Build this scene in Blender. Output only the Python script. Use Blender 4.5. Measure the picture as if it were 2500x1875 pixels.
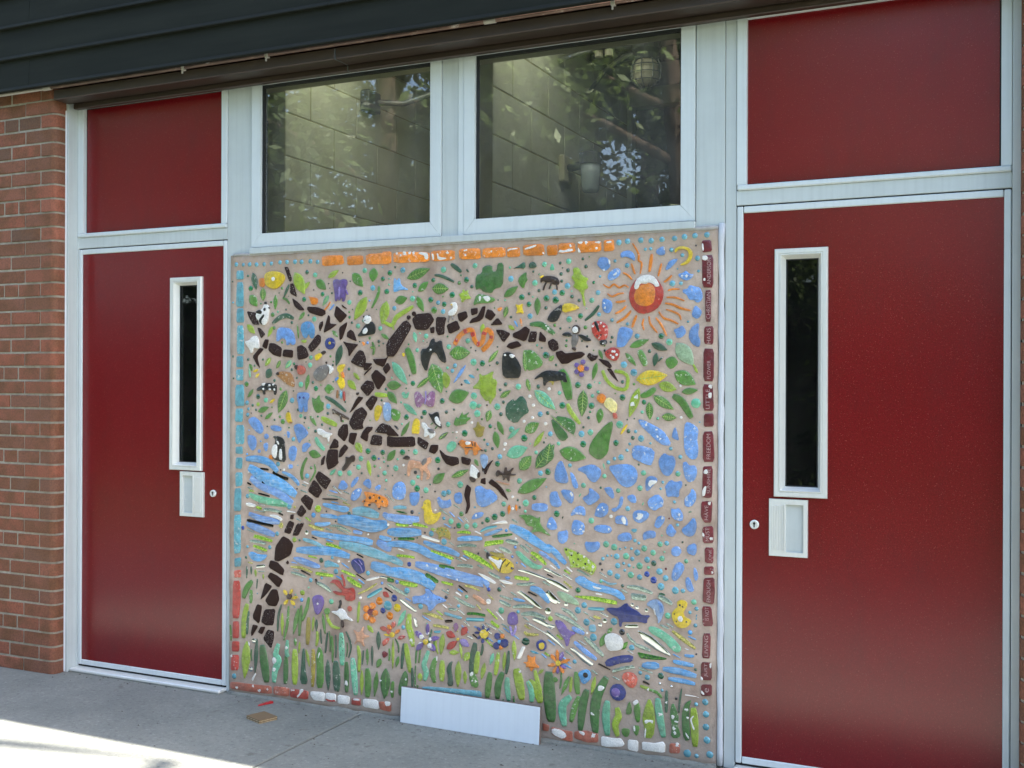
import bpy, math, random
from mathutils import Vector, Matrix
from mathutils.geometry import tessellate_polygon
R=math.radians
for o in list(bpy.data.objects): bpy.data.objects.remove(o)
scene=bpy.context.scene; COL=scene.collection
# ------------------------------------------------------------------ camera
cd=bpy.data.cameras.new('camera'); cam=bpy.data.objects.new('camera',cd); COL.objects.link(cam)
yaw,pitch,roll=-.4361,.0002,.0037
fw=Vector((math.sin(yaw)*math.cos(pitch),math.cos(yaw)*math.cos(pitch),math.sin(pitch)))
rt=fw.cross(Vector((0,0,1))).normalized(); up=rt.cross(fw)
rt,up=rt*math.cos(roll)+up*math.sin(roll), up*math.cos(roll)-rt*math.sin(roll)
cam.matrix_world=Matrix(((rt.x,up.x,-fw.x,4.205),(rt.y,up.y,-fw.y,-3.9868),(rt.z,up.z,-fw.z,1.3769),(0,0,0,1)))
cd.sensor_width=36; cd.lens=36*2680/2500; cd.clip_start=.05; cd.clip_end=3000
scene.camera=cam
# ------------------------------------------------------------------ sky, sun, exposure
SUN_EL=R(50); SUN_AZ=R(10)          # sun stands to the right, a little behind the building line
sd=Vector((math.cos(SUN_EL)*math.cos(SUN_AZ),math.cos(SUN_EL)*math.sin(SUN_AZ),math.sin(SUN_EL)))
w=bpy.data.worlds.new('World'); scene.world=w; w.use_nodes=True
nt=w.node_tree; bg=nt.nodes['Background']; sky=nt.nodes.new('ShaderNodeTexSky'); sky.sky_type='NISHITA'; sky.sun_disc=False
sky.dust_density=2.2; sky.ozone_density=.7; sky.sun_elevation=SUN_EL; sky.sun_rotation=math.pi/2-SUN_AZ
bg.inputs['Strength'].default_value=.13; nt.links.new(sky.outputs[0],bg.inputs['Color'])
ld=bpy.data.lights.new('sun','SUN'); ld.energy=4.6; ld.angle=R(.53); ld.color=(1,.95,.87)
so=bpy.data.objects.new('sun',ld); COL.objects.link(so); so.rotation_euler=(-sd).to_track_quat('-Z','Y').to_euler()
so.location=(12,-6,14)
vs=scene.view_settings; vs.view_transform='Standard'; vs.look='None'; vs.gamma=1; vs.use_curve_mapping=False; vs.exposure=2.68
scene.render.engine='CYCLES'
# ------------------------------------------------------------------ helpers
def lin(r,g,b):
    f=lambda c:(c/255/12.92 if c/255<=.04045 else ((c/255+.055)/1.055)**2.4)
    return (f(r),f(g),f(b),1)
def tag(o,label=None,cat=None,group=None,kind=None):
    if label:o['label']=label
    if cat:o['category']=cat
    if group:o['group']=group
    if kind:o['kind']=kind
    return o
def obj(name,V,F,mat,parent=None,loc=(0,0,0),smooth=False):
    me=bpy.data.meshes.new(name); me.from_pydata(V,[],F)
    if smooth: me.polygons.foreach_set('use_smooth',[True]*len(me.polygons))
    me.update()
    o=bpy.data.objects.new(name,me); COL.objects.link(o); o.location=loc
    if mat: me.materials.append(mat)
    if parent: o.parent=parent
    return o
def empty(name,loc=(0,0,0)):
    o=bpy.data.objects.new(name,None); COL.objects.link(o); o.location=loc; o.empty_display_size=.1; return o
def boxg(x0,x1,y0,y1,z0,z1,b=0,V=None,F=None):
    """box (bevelled when b>0) appended to V,F"""
    V=[] if V is None else V; F=[] if F is None else F
    n=len(V)
    if b<=0:
        V+=[(x,y,z) for z in(z0,z1) for y in(y0,y1) for x in(x0,x1)]
        F+=[[n+i for i in f] for f in((0,2,3,1),(4,5,7,6),(0,1,5,4),(2,6,7,3),(0,4,6,2),(1,3,7,5))]
    else:
        b=min(b,(x1-x0)*.45,(y1-y0)*.45,(z1-z0)*.45)
        cs=[]
        for sz in(0,1):
            for sy in(0,1):
                for sx in(0,1):
                    x=(x0,x1)[sx];y=(y0,y1)[sy];z=(z0,z1)[sz];dx=b if sx==0 else -b;dy=b if sy==0 else -b;dz=b if sz==0 else -b
                    V+=[(x,y+dy,z+dz),(x+dx,y,z+dz),(x+dx,y+dy,z)]
        v=lambda sx,sy,sz,a:n+((sz*2+sy)*2+sx)*3+a
        for s in(0,1):
            f=[v(s,0,0,0),v(s,1,0,0),v(s,1,1,0),v(s,0,1,0)];F.append(f if s else f[::-1])
            f=[v(0,s,0,1),v(1,s,0,1),v(1,s,1,1),v(0,s,1,1)];F.append(f[::-1] if s else f)
            f=[v(0,0,s,2),v(1,0,s,2),v(1,1,s,2),v(0,1,s,2)];F.append(f if s else f[::-1])
        for a in(0,1):
            for c in(0,1):
                F.append([v(a,c,0,0),v(a,c,1,0),v(a,c,1,1),v(a,c,0,1)] if a!=c else [v(a,c,0,1),v(a,c,1,1),v(a,c,1,0),v(a,c,0,0)])
                F.append([v(a,0,c,2),v(a,1,c,2),v(a,1,c,0),v(a,0,c,0)] if a!=c else [v(a,0,c,0),v(a,1,c,0),v(a,1,c,2),v(a,0,c,2)])
                F.append([v(0,a,c,1),v(1,a,c,1),v(1,a,c,2),v(0,a,c,2)] if a!=c else [v(0,a,c,2),v(1,a,c,2),v(1,a,c,1),v(0,a,c,1)])
        for sx in(0,1):
            for sy in(0,1):
                for sz in(0,1):
                    f=[v(sx,sy,sz,0),v(sx,sy,sz,1),v(sx,sy,sz,2)];F.append(f if (sx+sy+sz)%2==0 else f[::-1])
    return V,F
def box(name,x0,x1,y0,y1,z0,z1,mat,parent=None,b=0):
    V,F=boxg(x0,x1,y0,y1,z0,z1,b); 
    c=((x0+x1)/2,(y0+y1)/2,(z0+z1)/2); V=[(p[0]-c[0],p[1]-c[1],p[2]-c[2]) for p in V]
    o=obj(name,V,F,mat,parent); 
    pl=Vector((0,0,0)); q=parent
    while q: pl+=q.location; q=q.parent
    o.location=Vector(c)-pl
    return o
def tube(pts,rad,n=8,V=None,F=None,cap=True):
    V=[] if V is None else V;F=[] if F is None else F;base=len(V);m=len(pts);rad=rad if isinstance(rad,list) else [rad]*m
    pts=[Vector(p) for p in pts];ref=None
    for i,p in enumerate(pts):
        t=(pts[min(m-1,i+1)]-pts[max(0,i-1)]).normalized()
        if ref is None: ref=t.orthogonal().normalized()
        ref=(ref-t*ref.dot(t)).normalized(); bi=t.cross(ref)
        for k in range(n):
            a=2*math.pi*k/n; V.append(tuple(p+(ref*math.cos(a)+bi*math.sin(a))*rad[i]))
    for i in range(m-1):
        for k in range(n):
            F.append([base+i*n+k,base+i*n+(k+1)%n,base+(i+1)*n+(k+1)%n,base+(i+1)*n+k])
    if cap: F.append([base+k for k in range(n)][::-1]); F.append([base+(m-1)*n+k for k in range(n)])
    return V,F
def lathe(prof,n=20,c=(0,0,0),axis='z',V=None,F=None):
    V=[] if V is None else V;F=[] if F is None else F;b=len(V)
    for r,h in prof:
        for k in range(n):
            a=2*math.pi*k/n; x,y=r*math.cos(a),r*math.sin(a)
            V.append((c[0]+x,c[1]+y,c[2]+h) if axis=='z' else (c[0]+x,c[1]-h,c[2]+y))
    for i in range(len(prof)-1):
        for k in range(n): F.append([b+i*n+k,b+i*n+(k+1)%n,b+(i+1)*n+(k+1)%n,b+(i+1)*n+k])
    F.append([b+(len(prof)-1)*n+k for k in range(n)]); F.append([b+k for k in range(n)][::-1])
    return V,F
# ------------------------------------------------------------------ materials
class NT:
    def __init__(s,name):
        s.m=bpy.data.materials.new(name); s.m.use_nodes=True; s.t=s.m.node_tree; s.b=s.t.nodes['Principled BSDF']; s.out=s.t.nodes['Material Output']
    def n(s,t,**k):
        q=s.t.nodes.new(t)
        for a,b in k.items():
            if a.startswith('i_'): q.inputs[a[2:].replace('_',' ')].default_value=b
            else: setattr(q,a,b)
        return q
    def l(s,a,b): s.t.links.new(a,b)
    def co(s,kind='Object',scale=(1,1,1)):
        tc=s.n('ShaderNodeTexCoord'); mp=s.n('ShaderNodeMapping'); mp.inputs['Scale'].default_value=scale; s.l(tc.outputs[kind],mp.inputs[0]); return mp.outputs[0]
    def noise(s,co,scale,detail=3,rough=.55): 
        q=s.n('ShaderNodeTexNoise',i_Scale=scale,i_Detail=detail,i_Roughness=rough); s.l(co,q.inputs['Vector']); return q.outputs['Fac']
    def ramp(s,fac,stops):
        q=s.n('ShaderNodeValToRGB'); e=q.color_ramp.elements
        while len(e)<len(stops): e.new(.5)
        for a,(p,c) in zip(e,stops): a.position=p; a.color=c if len(c)==4 else (*c,1)
        s.l(fac,q.inputs[0]); return q.outputs[0]
    def mix(s,fac,a,b,mode='MIX'):
        q=s.n('ShaderNodeMix',data_type='RGBA',blend_type=mode)
        for i,x in((0,fac),(6,a),(7,b)):
            if hasattr(x,'is_linked'): s.l(x,q.inputs[i])
            else: q.inputs[i].default_value=x
        return q.outputs[2]
    def bump(s,h,st,dist=.01,prev=None):
        q=s.n('ShaderNodeBump',i_Strength=st,i_Distance=dist); s.l(h,q.inputs['Height'])
        if prev is not None: s.l(prev,q.inputs['Normal'])
        return q.outputs[0]
    def set(s,**k):
        for a,b in k.items():
            i=s.b.inputs[a.replace('_',' ')]
            if hasattr(b,'is_linked'): s.l(b,i)
            else: i.default_value=b
        return s.m
G=lambda v:(v,v,v,1)
def m_painted(name,c,rough=.4,dirt=.25,metal=0.):
    t=NT(name); co=t.co('Object'); n1=t.noise(co,3.5,5,.65); n2=t.noise(co,60,3)
    streak=t.noise(t.co('Object',(40,40,1.2)),1.5,4)
    f=t.ramp(n1,[(.35,G(1)),(.75,G(1-dirt))]); f2=t.ramp(streak,[(.45,G(1)),(.8,G(1-dirt*.8))])
    col=t.mix(1.,t.mix(1.,c,f,'MULTIPLY'),f2,'MULTIPLY')
    return t.set(Base_Color=col,Roughness=t.ramp(n1,[(.3,G(rough)),(.8,G(min(1,rough+.2)))]),Metallic=metal,Normal=t.bump(n2,.12,.002))
def m_red():
    t=NT('red_laminate'); co=t.co('Object'); n1=t.noise(co,2.2,4,.6); fine=t.noise(co,900,2,.7); med=t.noise(co,210,2)
    col=t.mix(t.ramp(n1,[(.3,G(0)),(.75,G(1))]),lin(108,16,22),lin(115,20,26))
    wv=t.ramp(t.noise(co,330,2,.7),[(.35,G(.80)),(.65,G(1.16))]); col=t.mix(1.,col,wv,'MULTIPLY'); sp=t.ramp(t.noise(co,260,1),[(.68,G(0)),(.76,G(1))])
    col=t.mix(sp,col,lin(140,60,56))
    scr=t.ramp(t.noise(t.co('Object',(9,9,160)),1.6,5,.7),[(.73,G(0)),(.76,G(1))]); msk=t.ramp(t.noise(co,5,2),[(.55,G(0)),(.68,G(1))])
    col=t.mix(t.mix(.35,G(0),t.mix(1.,scr,msk,'MULTIPLY')),col,lin(150,96,92))
    dirt=t.ramp(t.noise(t.co('Object',(1,1,.45)),7,6,.75),[(.50,G(0)),(.80,G(1))]); col=t.mix(t.mix(.45,G(0),dirt),col,lin(84,26,30))
    return t.set(Base_Color=col,Roughness=.22,IOR=1.56,Normal=t.bump(fine,.10,.001,t.bump(med,.08,.001)))
def m_brick():
    t=NT('brick_clay'); oi=t.n('ShaderNodeObjectInfo'); co=t.co('Object'); 
    add=t.n('ShaderNodeVectorMath',operation='ADD'); sc=t.n('ShaderNodeVectorMath',operation='SCALE'); cb=t.n('ShaderNodeCombineXYZ')
    for i in range(3): t.l(oi.outputs['Random'],cb.inputs[i])
    t.l(cb.outputs[0],sc.inputs[0]); sc.inputs['Scale'].default_value=40; t.l(co,add.inputs[0]); t.l(sc.outputs[0],add.inputs[1]); v=add.outputs[0]
    base=t.ramp(oi.outputs['Random'],[(0,lin(128,80,59)),(.3,lin(146,85,62)),(.6,lin(116,80,60)),(.85,lin(150,90,68)),(1,lin(106,76,58))])
    flash=t.ramp(t.noise(v,9,2),[(.42,G(0)),(.66,G(1))]); col=t.mix(flash,base,lin(112,72,46))
    sp=t.ramp(t.noise(v,130,3),[(.36,G(.62)),(.6,G(1.08))]); col=t.mix(.75,col,t.mix(1.,col,sp,'MULTIPLY'))
    return t.set(Base_Color=col,Roughness=.85,Normal=t.bump(t.noise(v,170,4,.7),.5,.004,t.bump(t.noise(v,22,3),.35,.006)))
def m_mortar():
    t=NT('mortar'); co=t.co('Object'); col=t.ramp(t.noise(co,25,5,.7),[(.3,lin(136,128,114)),(.7,lin(180,172,156))])
    return t.set(Base_Color=col,Roughness=.95,Normal=t.bump(t.noise(co,240,4,.7),.6,.004))
def m_concrete():
    t=NT('concrete'); co=t.co('Object'); big=t.noise(co,1.3,6,.65); 
    col=t.ramp(big,[(.3,lin(106,108,102)),(.55,lin(126,127,119)),(.75,lin(138,138,129))])
    agg=t.n('ShaderNodeTexVoronoi',i_Scale=95.); t.l(co,agg.inputs['Vector'])
    flk=t.ramp(t.noise(co,60,3,.75),[(.30,G(.6)),(.44,G(1)),(.58,G(1)),(.68,G(1.42))])
    col=t.mix(.85,col,t.mix(1.,col,flk,'MULTIPLY'))
    dark=t.ramp(t.noise(co,14,3,.5),[(.66,G(0)),(.74,G(1))]); col=t.mix(t.mix(.5,G(0),dark),col,lin(86,80,70))
    speck=t.ramp(agg.outputs['Distance'],[(.05,G(.55)),(.16,G(0))]); msk=t.ramp(t.noise(co,30,2),[(.55,G(0)),(.66,G(1))])
    col=t.mix(t.mix(1.,speck,msk,'MULTIPLY'),col,lin(58,56,54))
    return t.set(Base_Color=col,Roughness=.88,Normal=t.bump(t.noise(co,110,5,.7),.55,.006,t.bump(t.noise(co,9,3),.25,.01)))
def m_grout():
    t=NT('mosaic_grout'); co=t.co('Object'); n1=t.noise(co,2.1,6,.68); n2=t.noise(co,17,5,.7); n3=t.noise(co,120,4,.7)
    col=t.ramp(n1,[(.30,lin(156,134,116)),(.5,lin(186,164,147)),(.72,lin(198,179,163))])
    col=t.mix(.6,col,t.mix(1.,col,t.ramp(n2,[(.3,G(.62)),(.6,G(1.12))]),'MULTIPLY'))
    sm=t.ramp(t.noise(t.co('Object',(1,1,.35)),5.5,4,.6),[(.56,G(0)),(.74,G(1))]); col=t.mix(t.mix(.65,G(0),sm),col,lin(124,98,84))
    sx=t.n('ShaderNodeSeparateXYZ'); t.l(co,sx.inputs[0]); hi=t.n('ShaderNodeMapRange',i_From_Min=1.80,i_From_Max=1.95); t.l(sx.outputs[2],hi.inputs[0])
    wear=t.mix(1.,hi.outputs[0],t.ramp(n2,[(.42,G(0)),(.62,G(1))]),'MULTIPLY'); col=t.mix(t.mix(.6,G(0),wear),col,lin(134,112,72))
    lo=t.n('ShaderNodeMapRange',i_From_Min=.30,i_From_Max=-.03); t.l(sx.outputs[2],lo.inputs[0])
    col=t.mix(t.mix(1.,lo.outputs[0],t.ramp(n1,[(.3,G(.3)),(.7,G(.7))]),'MULTIPLY'),col,lin(122,118,112))
    return t.set(Base_Color=col,Roughness=.9,Normal=t.bump(n3,.45,.003,t.bump(n2,.5,.008)))
def m_glaze(name,c,rough=.16,var=.22,bumpy=.5,patch=.35,worn=.5,streak=0,haze=1.):
    """hand-glazed clay: uneven glaze, lumpy skin, clear coat, worn-through white spots on some pieces"""
    t=NT(name); oi=t.n('ShaderNodeObjectInfo'); co=t.co('Object')
    add=t.n('ShaderNodeVectorMath',operation='ADD'); t.l(co,add.inputs[0]); t.l(oi.outputs['Location'],add.inputs[1]); v=add.outputs[0]
    f=t.ramp(oi.outputs['Random'],[(0,G(1-var)),(1,G(1+var*.6))]); col=t.mix(1.,c,f,'MULTIPLY')
    col=t.mix(1.,col,t.ramp(t.noise(v,45,4,.6),[(.3,G(1-patch)),(.65,G(1.1))]),'MULTIPLY')
    col=t.mix(1.,col,t.ramp(t.noise(v,190,3,.6),[(.3,G(.78)),(.6,G(1.06))]),'MULTIPLY')
    if streak:
        mp=t.n('ShaderNodeMapping'); mp.inputs['Scale'].default_value=(18,18,150); mp.inputs['Rotation'].default_value=(0,.18,0); t.l(v,mp.inputs[0]); col=t.mix(t.mix(streak,G(0),t.ramp(t.noise(mp.outputs[0],1,4,.6),[(.45,G(0)),(.7,G(1))])),col,lin(196,220,236))
    n=t.bump(t.noise(v,70,3,.6),bumpy,.006,t.bump(t.noise(v,260,3),bumpy*.6,.002))
    if worn:
        m=t.n('ShaderNodeMath',operation='MULTIPLY_ADD'); t.l(oi.outputs['Random'],m.inputs[0]); m.inputs[1].default_value=.16; m.inputs[2].default_value=-.09
        a2=t.n('ShaderNodeMath',operation='ADD'); t.l(t.noise(v,62,5,.62),a2.inputs[0]); t.l(m.outputs[0],a2.inputs[1])
        col=t.mix(t.mix(worn,G(0),t.ramp(a2.outputs[0],[(.64,G(0)),(.655,G(1))])),col,lin(226,220,208))
    hz=t.ramp(t.noise(v,26,5,.7),[(.35,G(.02*haze)),(.72,G(.2*haze))]); col=t.mix(hz,col,lin(176,160,148))
    return t.set(Base_Color=col,Roughness=rough+.14,Coat_Weight=.5,Coat_Roughness=rough*.6,Coat_Normal=n,Normal=n)
def m_bark():
    t=NT('bark_glaze'); oi=t.n('ShaderNodeObjectInfo'); co=t.co('Object'); add=t.n('ShaderNodeVectorMath',operation='ADD'); t.l(co,add.inputs[0]); t.l(oi.outputs['Location'],add.inputs[1]); v=add.outputs[0]
    col=t.mix(t.noise(v,60,4,.7),lin(32,17,12),lin(58,34,26))
    tex=t.noise(v,230,3,.75); spk=t.n('ShaderNodeMath',operation='MULTIPLY_ADD'); t.l(oi.outputs['Random'],spk.inputs[0]); spk.inputs[1].default_value=.12; spk.inputs[2].default_value=-.07
    sa=t.n('ShaderNodeMath',operation='ADD'); t.l(t.noise(v,210,3,.7),sa.inputs[0]); t.l(spk.outputs[0],sa.inputs[1]); col=t.mix(t.mix(.8,G(0),t.ramp(sa.outputs[0],[(.66,G(0)),(.69,G(1))])),col,lin(206,196,186)); r=t.ramp(oi.outputs['Random'],[(0,G(.15)),(1,G(1))])
    b=t.n('ShaderNodeBump',i_Distance=.006); t.l(r,b.inputs['Strength']); t.l(tex,b.inputs['Height'])
    return t.set(Base_Color=col,Roughness=.55,IOR=1.33,Normal=t.bump(t.noise(v,55,2),.4,.006,b.outputs[0]))
def m_gem(name,c,dark):
    t=NT(name); oi=t.n('ShaderNodeObjectInfo'); col=t.mix(t.ramp(oi.outputs['Random'],[(.2,G(0)),(.9,G(1))]),c,dark)
    return t.set(Base_Color=col,Roughness=.04,IOR=1.52,Transmission_Weight=.12,Coat_Weight=1.,Coat_Roughness=.02)
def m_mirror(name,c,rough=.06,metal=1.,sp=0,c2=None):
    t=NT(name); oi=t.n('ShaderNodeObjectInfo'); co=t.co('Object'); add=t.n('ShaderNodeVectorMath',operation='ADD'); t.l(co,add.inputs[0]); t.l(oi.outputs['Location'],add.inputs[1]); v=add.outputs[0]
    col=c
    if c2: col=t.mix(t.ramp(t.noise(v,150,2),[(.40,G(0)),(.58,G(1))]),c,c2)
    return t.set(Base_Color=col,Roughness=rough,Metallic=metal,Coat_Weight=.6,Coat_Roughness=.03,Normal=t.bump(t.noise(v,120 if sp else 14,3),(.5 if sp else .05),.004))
def m_plain(name,c,rough=.6,metal=0.,bs=150,bst=.2):
    t=NT(name); co=t.co('Object'); n=t.noise(co,bs,3); col=t.mix(t.noise(co,11,4),c,tuple(x*.8 for x in c[:3])+(1,))
    return t.set(Base_Color=col,Roughness=rough,Metallic=metal,Normal=t.bump(n,bst,.002))
def m_glass(name='window_glass',tint=(.93,.96,.92,1),ior=2.15,dusty=1.):
    t=NT(name); t.t.nodes.remove(t.b); fr=t.n('ShaderNodeFresnel',i_IOR=ior); tr=t.n('ShaderNodeBsdfTransparent'); tr.inputs[0].default_value=tint
    gl=t.n('ShaderNodeBsdfGlossy'); gl.inputs['Roughness'].default_value=.012; co=t.co('Object'); 
    b=t.bump(t.noise(co,3.5,2),.02,.01); t.l(b,gl.inputs['Normal'])
    du=t.n('ShaderNodeBsdfDiffuse'); du.inputs[0].default_value=(.6,.6,.56,1)
    dust=t.ramp(t.noise(t.co('Object',(1,1,.4)),6,6,.75),[(.3,G(.02*dusty)),(.8,G(.13*dusty))]); 
    m1=t.n('ShaderNodeMixShader'); t.l(fr.outputs[0],m1.inputs[0]); t.l(tr.outputs[0],m1.inputs[1]); t.l(gl.outputs[0],m1.inputs[2])
    m2=t.n('ShaderNodeMixShader'); t.l(dust,m2.inputs[0]); t.l(m1.outputs[0],m2.inputs[1]); t.l(du.outputs[0],m2.inputs[2]); t.l(m2.outputs[0],t.out.inputs[0])
    return t.m
def m_block():
    t=NT('painted_block'); co=t.co('Object'); n=t.noise(co,4,5,.6); col=t.ramp(n,[(.3,lin(196,198,172)),(.7,lin(214,216,192))])
    return t.set(Base_Color=col,Roughness=.7,Normal=t.bump(t.noise(co,160,4,.7),.3,.003))
def m_leaf(name,a,b):
    t=NT(name); co=t.co('Object'); col=t.ramp(t.noise(co,2.2,4,.7),[(.32,a),(.68,b)])
    m=t.set(Base_Color=col,Roughness=.5); t.b.inputs['Subsurface Weight'].default_value=0
    tl=t.n('ShaderNodeBsdfTranslucent'); t.l(col,tl.inputs[0]); mx=t.n('ShaderNodeMixShader'); mx.inputs[0].default_value=.35
    t.l(t.b.outputs[0],mx.inputs[1]); t.l(tl.outputs[0],mx.inputs[2]); t.l(mx.outputs[0],t.out.inputs[0]); return m
def m_lawn():
    t=NT('lawn'); co=t.co('Object'); col=t.ramp(t.noise(co,3,6,.7),[(.3,(.035,.06,.018,1)),(.7,(.085,.115,.04,1))])
    return t.set(Base_Color=col,Roughness=.9,Normal=t.bump(t.noise(co,60,4,.8),.8,.03))
def m_siding():
    t=NT('fascia_paint'); co=t.co('Object'); col=t.ramp(t.noise(t.co('Object',(.6,1,6)),3,5,.6),[(.3,lin(30,32,28)),(.7,lin(38,40,35))])
    return t.set(Base_Color=col,Roughness=.75,IOR=1.22,Normal=t.bump(t.noise(t.co('Object',(4,40,120)),2,4),.12,.002))
def m_bronze():
    t=NT('brown_metal'); co=t.co('Object'); col=t.ramp(t.noise(t.co('Object',(1.5,8,8)),2.5,5,.65),[(.3,lin(48,38,32)),(.62,lin(60,47,39)),(.8,lin(80,66,55))])
    return t.set(Base_Color=col,Roughness=.45,Metallic=.1,Normal=t.bump(t.noise(co,30,3),.08,.003))
def m_oldpipe():
    t=NT('weathered_conduit'); co=t.co('Object'); n=t.noise(t.co('Object',(1,3,3)),9,6,.8); col=t.ramp(n,[(.45,lin(104,80,70)),(.60,lin(128,100,88)),(.66,lin(205,196,186)),(.75,lin(216,206,196))])
    return t.set(Base_Color=col,Roughness=.55)
def m_ply():
    t=NT('plywood'); co=t.co('Object'); wv=t.n('ShaderNodeTexWave',i_Scale=14.,i_Distortion=3.,i_Detail=3.); t.l(t.co('Object',(1,6,1)),wv.inputs[0])
    col=t.ramp(wv.outputs['Fac'],[(0,lin(150,128,96)),(1,lin(186,164,128))]); return t.set(Base_Color=col,Roughness=.8)
M={}
M['frame']=m_painted('frame_paint',lin(192,198,196),.38,.13); M['frame2']=m_painted('frame_trim_paint',lin(206,212,212),.34,.1)
M['alum']=m_painted('satin_aluminium',lin(226,226,220),.32,.1,.25); M['white']=m_painted('white_caulk',lin(226,226,228),.5,.1)
M['red']=m_red(); M['brick']=m_brick(); M['mortar']=m_mortar(); M['concrete']=m_concrete(); M['grout']=m_grout(); M['glass']=m_glass(); M['dglass']=m_glass('door_glass',(.3,.33,.32,1),1.42,.12)
M['gasket']=m_plain('black_gasket',lin(20,22,24),.6); M['block']=m_block(); M['siding']=m_siding(); M['bronze']=m_bronze(); M['pipe']=m_oldpipe()
M['ply']=m_ply(); M['board']=m_painted('white_laminate',lin(214,222,228),.35,.06); M['boardcore']=m_plain('particle_core',lin(120,104,94),.9,0,300,.5)
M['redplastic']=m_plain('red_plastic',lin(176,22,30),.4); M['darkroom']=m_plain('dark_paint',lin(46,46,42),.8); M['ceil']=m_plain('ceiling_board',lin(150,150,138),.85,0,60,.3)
M['galv']=m_painted('galvanised',lin(150,154,152),.4,.25,.7); M['lampglass']=m_plain('frosted_glass',lin(196,208,214),.25); M['lampcap']=m_plain('grey_cast_cap',lin(92,98,98),.5); M['plastic']=m_plain('cream_plastic',lin(214,208,180),.4)
M['pipew']=m_painted('pale_conduit',lin(176,170,160),.5,.2)
M['trunk']=m_plain('tree_bark',lin(84,70,56),.95,0,25,.9); M['lawn']=m_lawn()
M['leafa']=m_leaf('foliage_bright',(.07,.12,.022,1),(.17,.23,.055,1)); M['leafb']=m_leaf('foliage_dark',(.03,.065,.016,1),(.095,.14,.034,1))
PAL=dict(br=(62,42,36),lg=(160,186,52),mg=(84,138,54),gr=(60,118,52),dg=(40,90,64),tg=(112,190,150),eg=(18,118,62),ag=(104,170,184),sb=(112,158,218),wb=(84,160,214),tb=(92,168,182),
 **{'or':(242,138,30)},ye=(240,204,36),wh=(232,228,220),bk=(30,30,33),pu=(112,86,158),pv=(152,132,196),nv=(48,58,122),bl=(38,64,150),re=(192,52,42),ro=(210,96,76),rb=(184,100,76),rr=(172,60,46),
 mr=(116,32,44),pk=(220,160,122),ob=(168,114,60),oc=(166,146,52),gy=(122,116,112),bb=(72,54,40),mv=(142,94,132),pb=(152,182,218),pg=(172,202,160),py=(236,218,140))
GL={}
def glaze(c,kind):
    key=(c,'g' if kind in('G','T') else 'm' if kind=='M' else 'b' if kind=='B' else 'w' if kind=='W' else 'x')
    if key in GL: return GL[key]
    k=key[1]
    if k=='g' and c in PAL:
        p=lin(*PAL[c]); m=m_gem('glass_'+c,p,tuple(x*.7 for x in p[:3])+(1,))
    elif k=='m' or c in('mi','yg','gg'):
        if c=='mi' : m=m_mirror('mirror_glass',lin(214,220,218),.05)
        elif c=='bk': m=m_mirror('mirror_dark_reflection',lin(52,46,44),.08,.9)  # mirror shard with a dark reflection put into its colour
        elif c=='gg': m=m_mirror('grey_green_glass',lin(182,200,190),.12,.6,1,lin(142,160,146))
        elif c=='yg': m=m_mirror('lime_textured_glass',lin(196,224,84),.22,.35,1,lin(112,160,44))
        elif c=='wh': m=m_mirror('mirror_bright_reflection',lin(238,232,222),.15,.2)  # mirror shard with a bright reflection put into its colour
        elif c=='ye': m=m_mirror('amber_textured_glass',lin(220,206,120),.2,.4,1,lin(150,150,80))
        elif c=='dg': m=m_mirror('green_textured_glass',lin(80,140,50),.2,.3,1,lin(36,84,48))
        else: m=m_mirror('coloured_glass_'+c,lin(*PAL[c]),.12,.4)
    elif k=='b' and c=='br': m=m_bark()
    else:
        if c in('wh',): m=m_glaze('glaze_white',lin(*PAL[c]),.14,.06,.3,.1,0)
        elif c in('wb','sb','tb','ag','pb'): m=m_glaze('glaze_'+c+('_brushed' if k=='w' else ''),lin(*PAL[c]),worn=.6 if k!='w' else .3,streak=.4 if k=='w' else 0)
        elif c in('bk','br','nv','mr'): m=m_glaze('glaze_'+c,lin(*PAL[c]),worn=.25,haze=.3)
        else: m=m_glaze('glaze_'+c,lin(*PAL[c]))
    GL[key]=m; return m
random.seed(7)
# ------------------------------------------------------------------ ground and pavement
ground=obj('ground',[(-400,-400,-.075),(400,-400,-.075),(400,400,-.075),(-400,400,-.075)],[[0,1,2,3]],M['lawn']); tag(ground,'mown lawn around the building','ground',kind='structure')
pav=empty('pavement',(0,0,-.03)); tag(pav,'grey concrete pavement along the foot of the wall','pavement',kind='structure')
xs=[-7.95,-4.75,-1.55,1.65,4.85,8.05,11.25]; ys=[-3.35,-1.66,.30]
for i in range(len(xs)-1):
    for j in range(2):
        box('slab',xs[i]+.005,xs[i+1]-.005,ys[j]+.005,ys[j+1]-.005,-.12,-.03+random.uniform(-.0008,.0008),M['concrete'],pav,.004)
bed=box('joint_bed',-7.95,11.25,-3.35,.3,-.16,-.052,m_plain('joint_dirt',lin(58,54,48),.95),pav)
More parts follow.
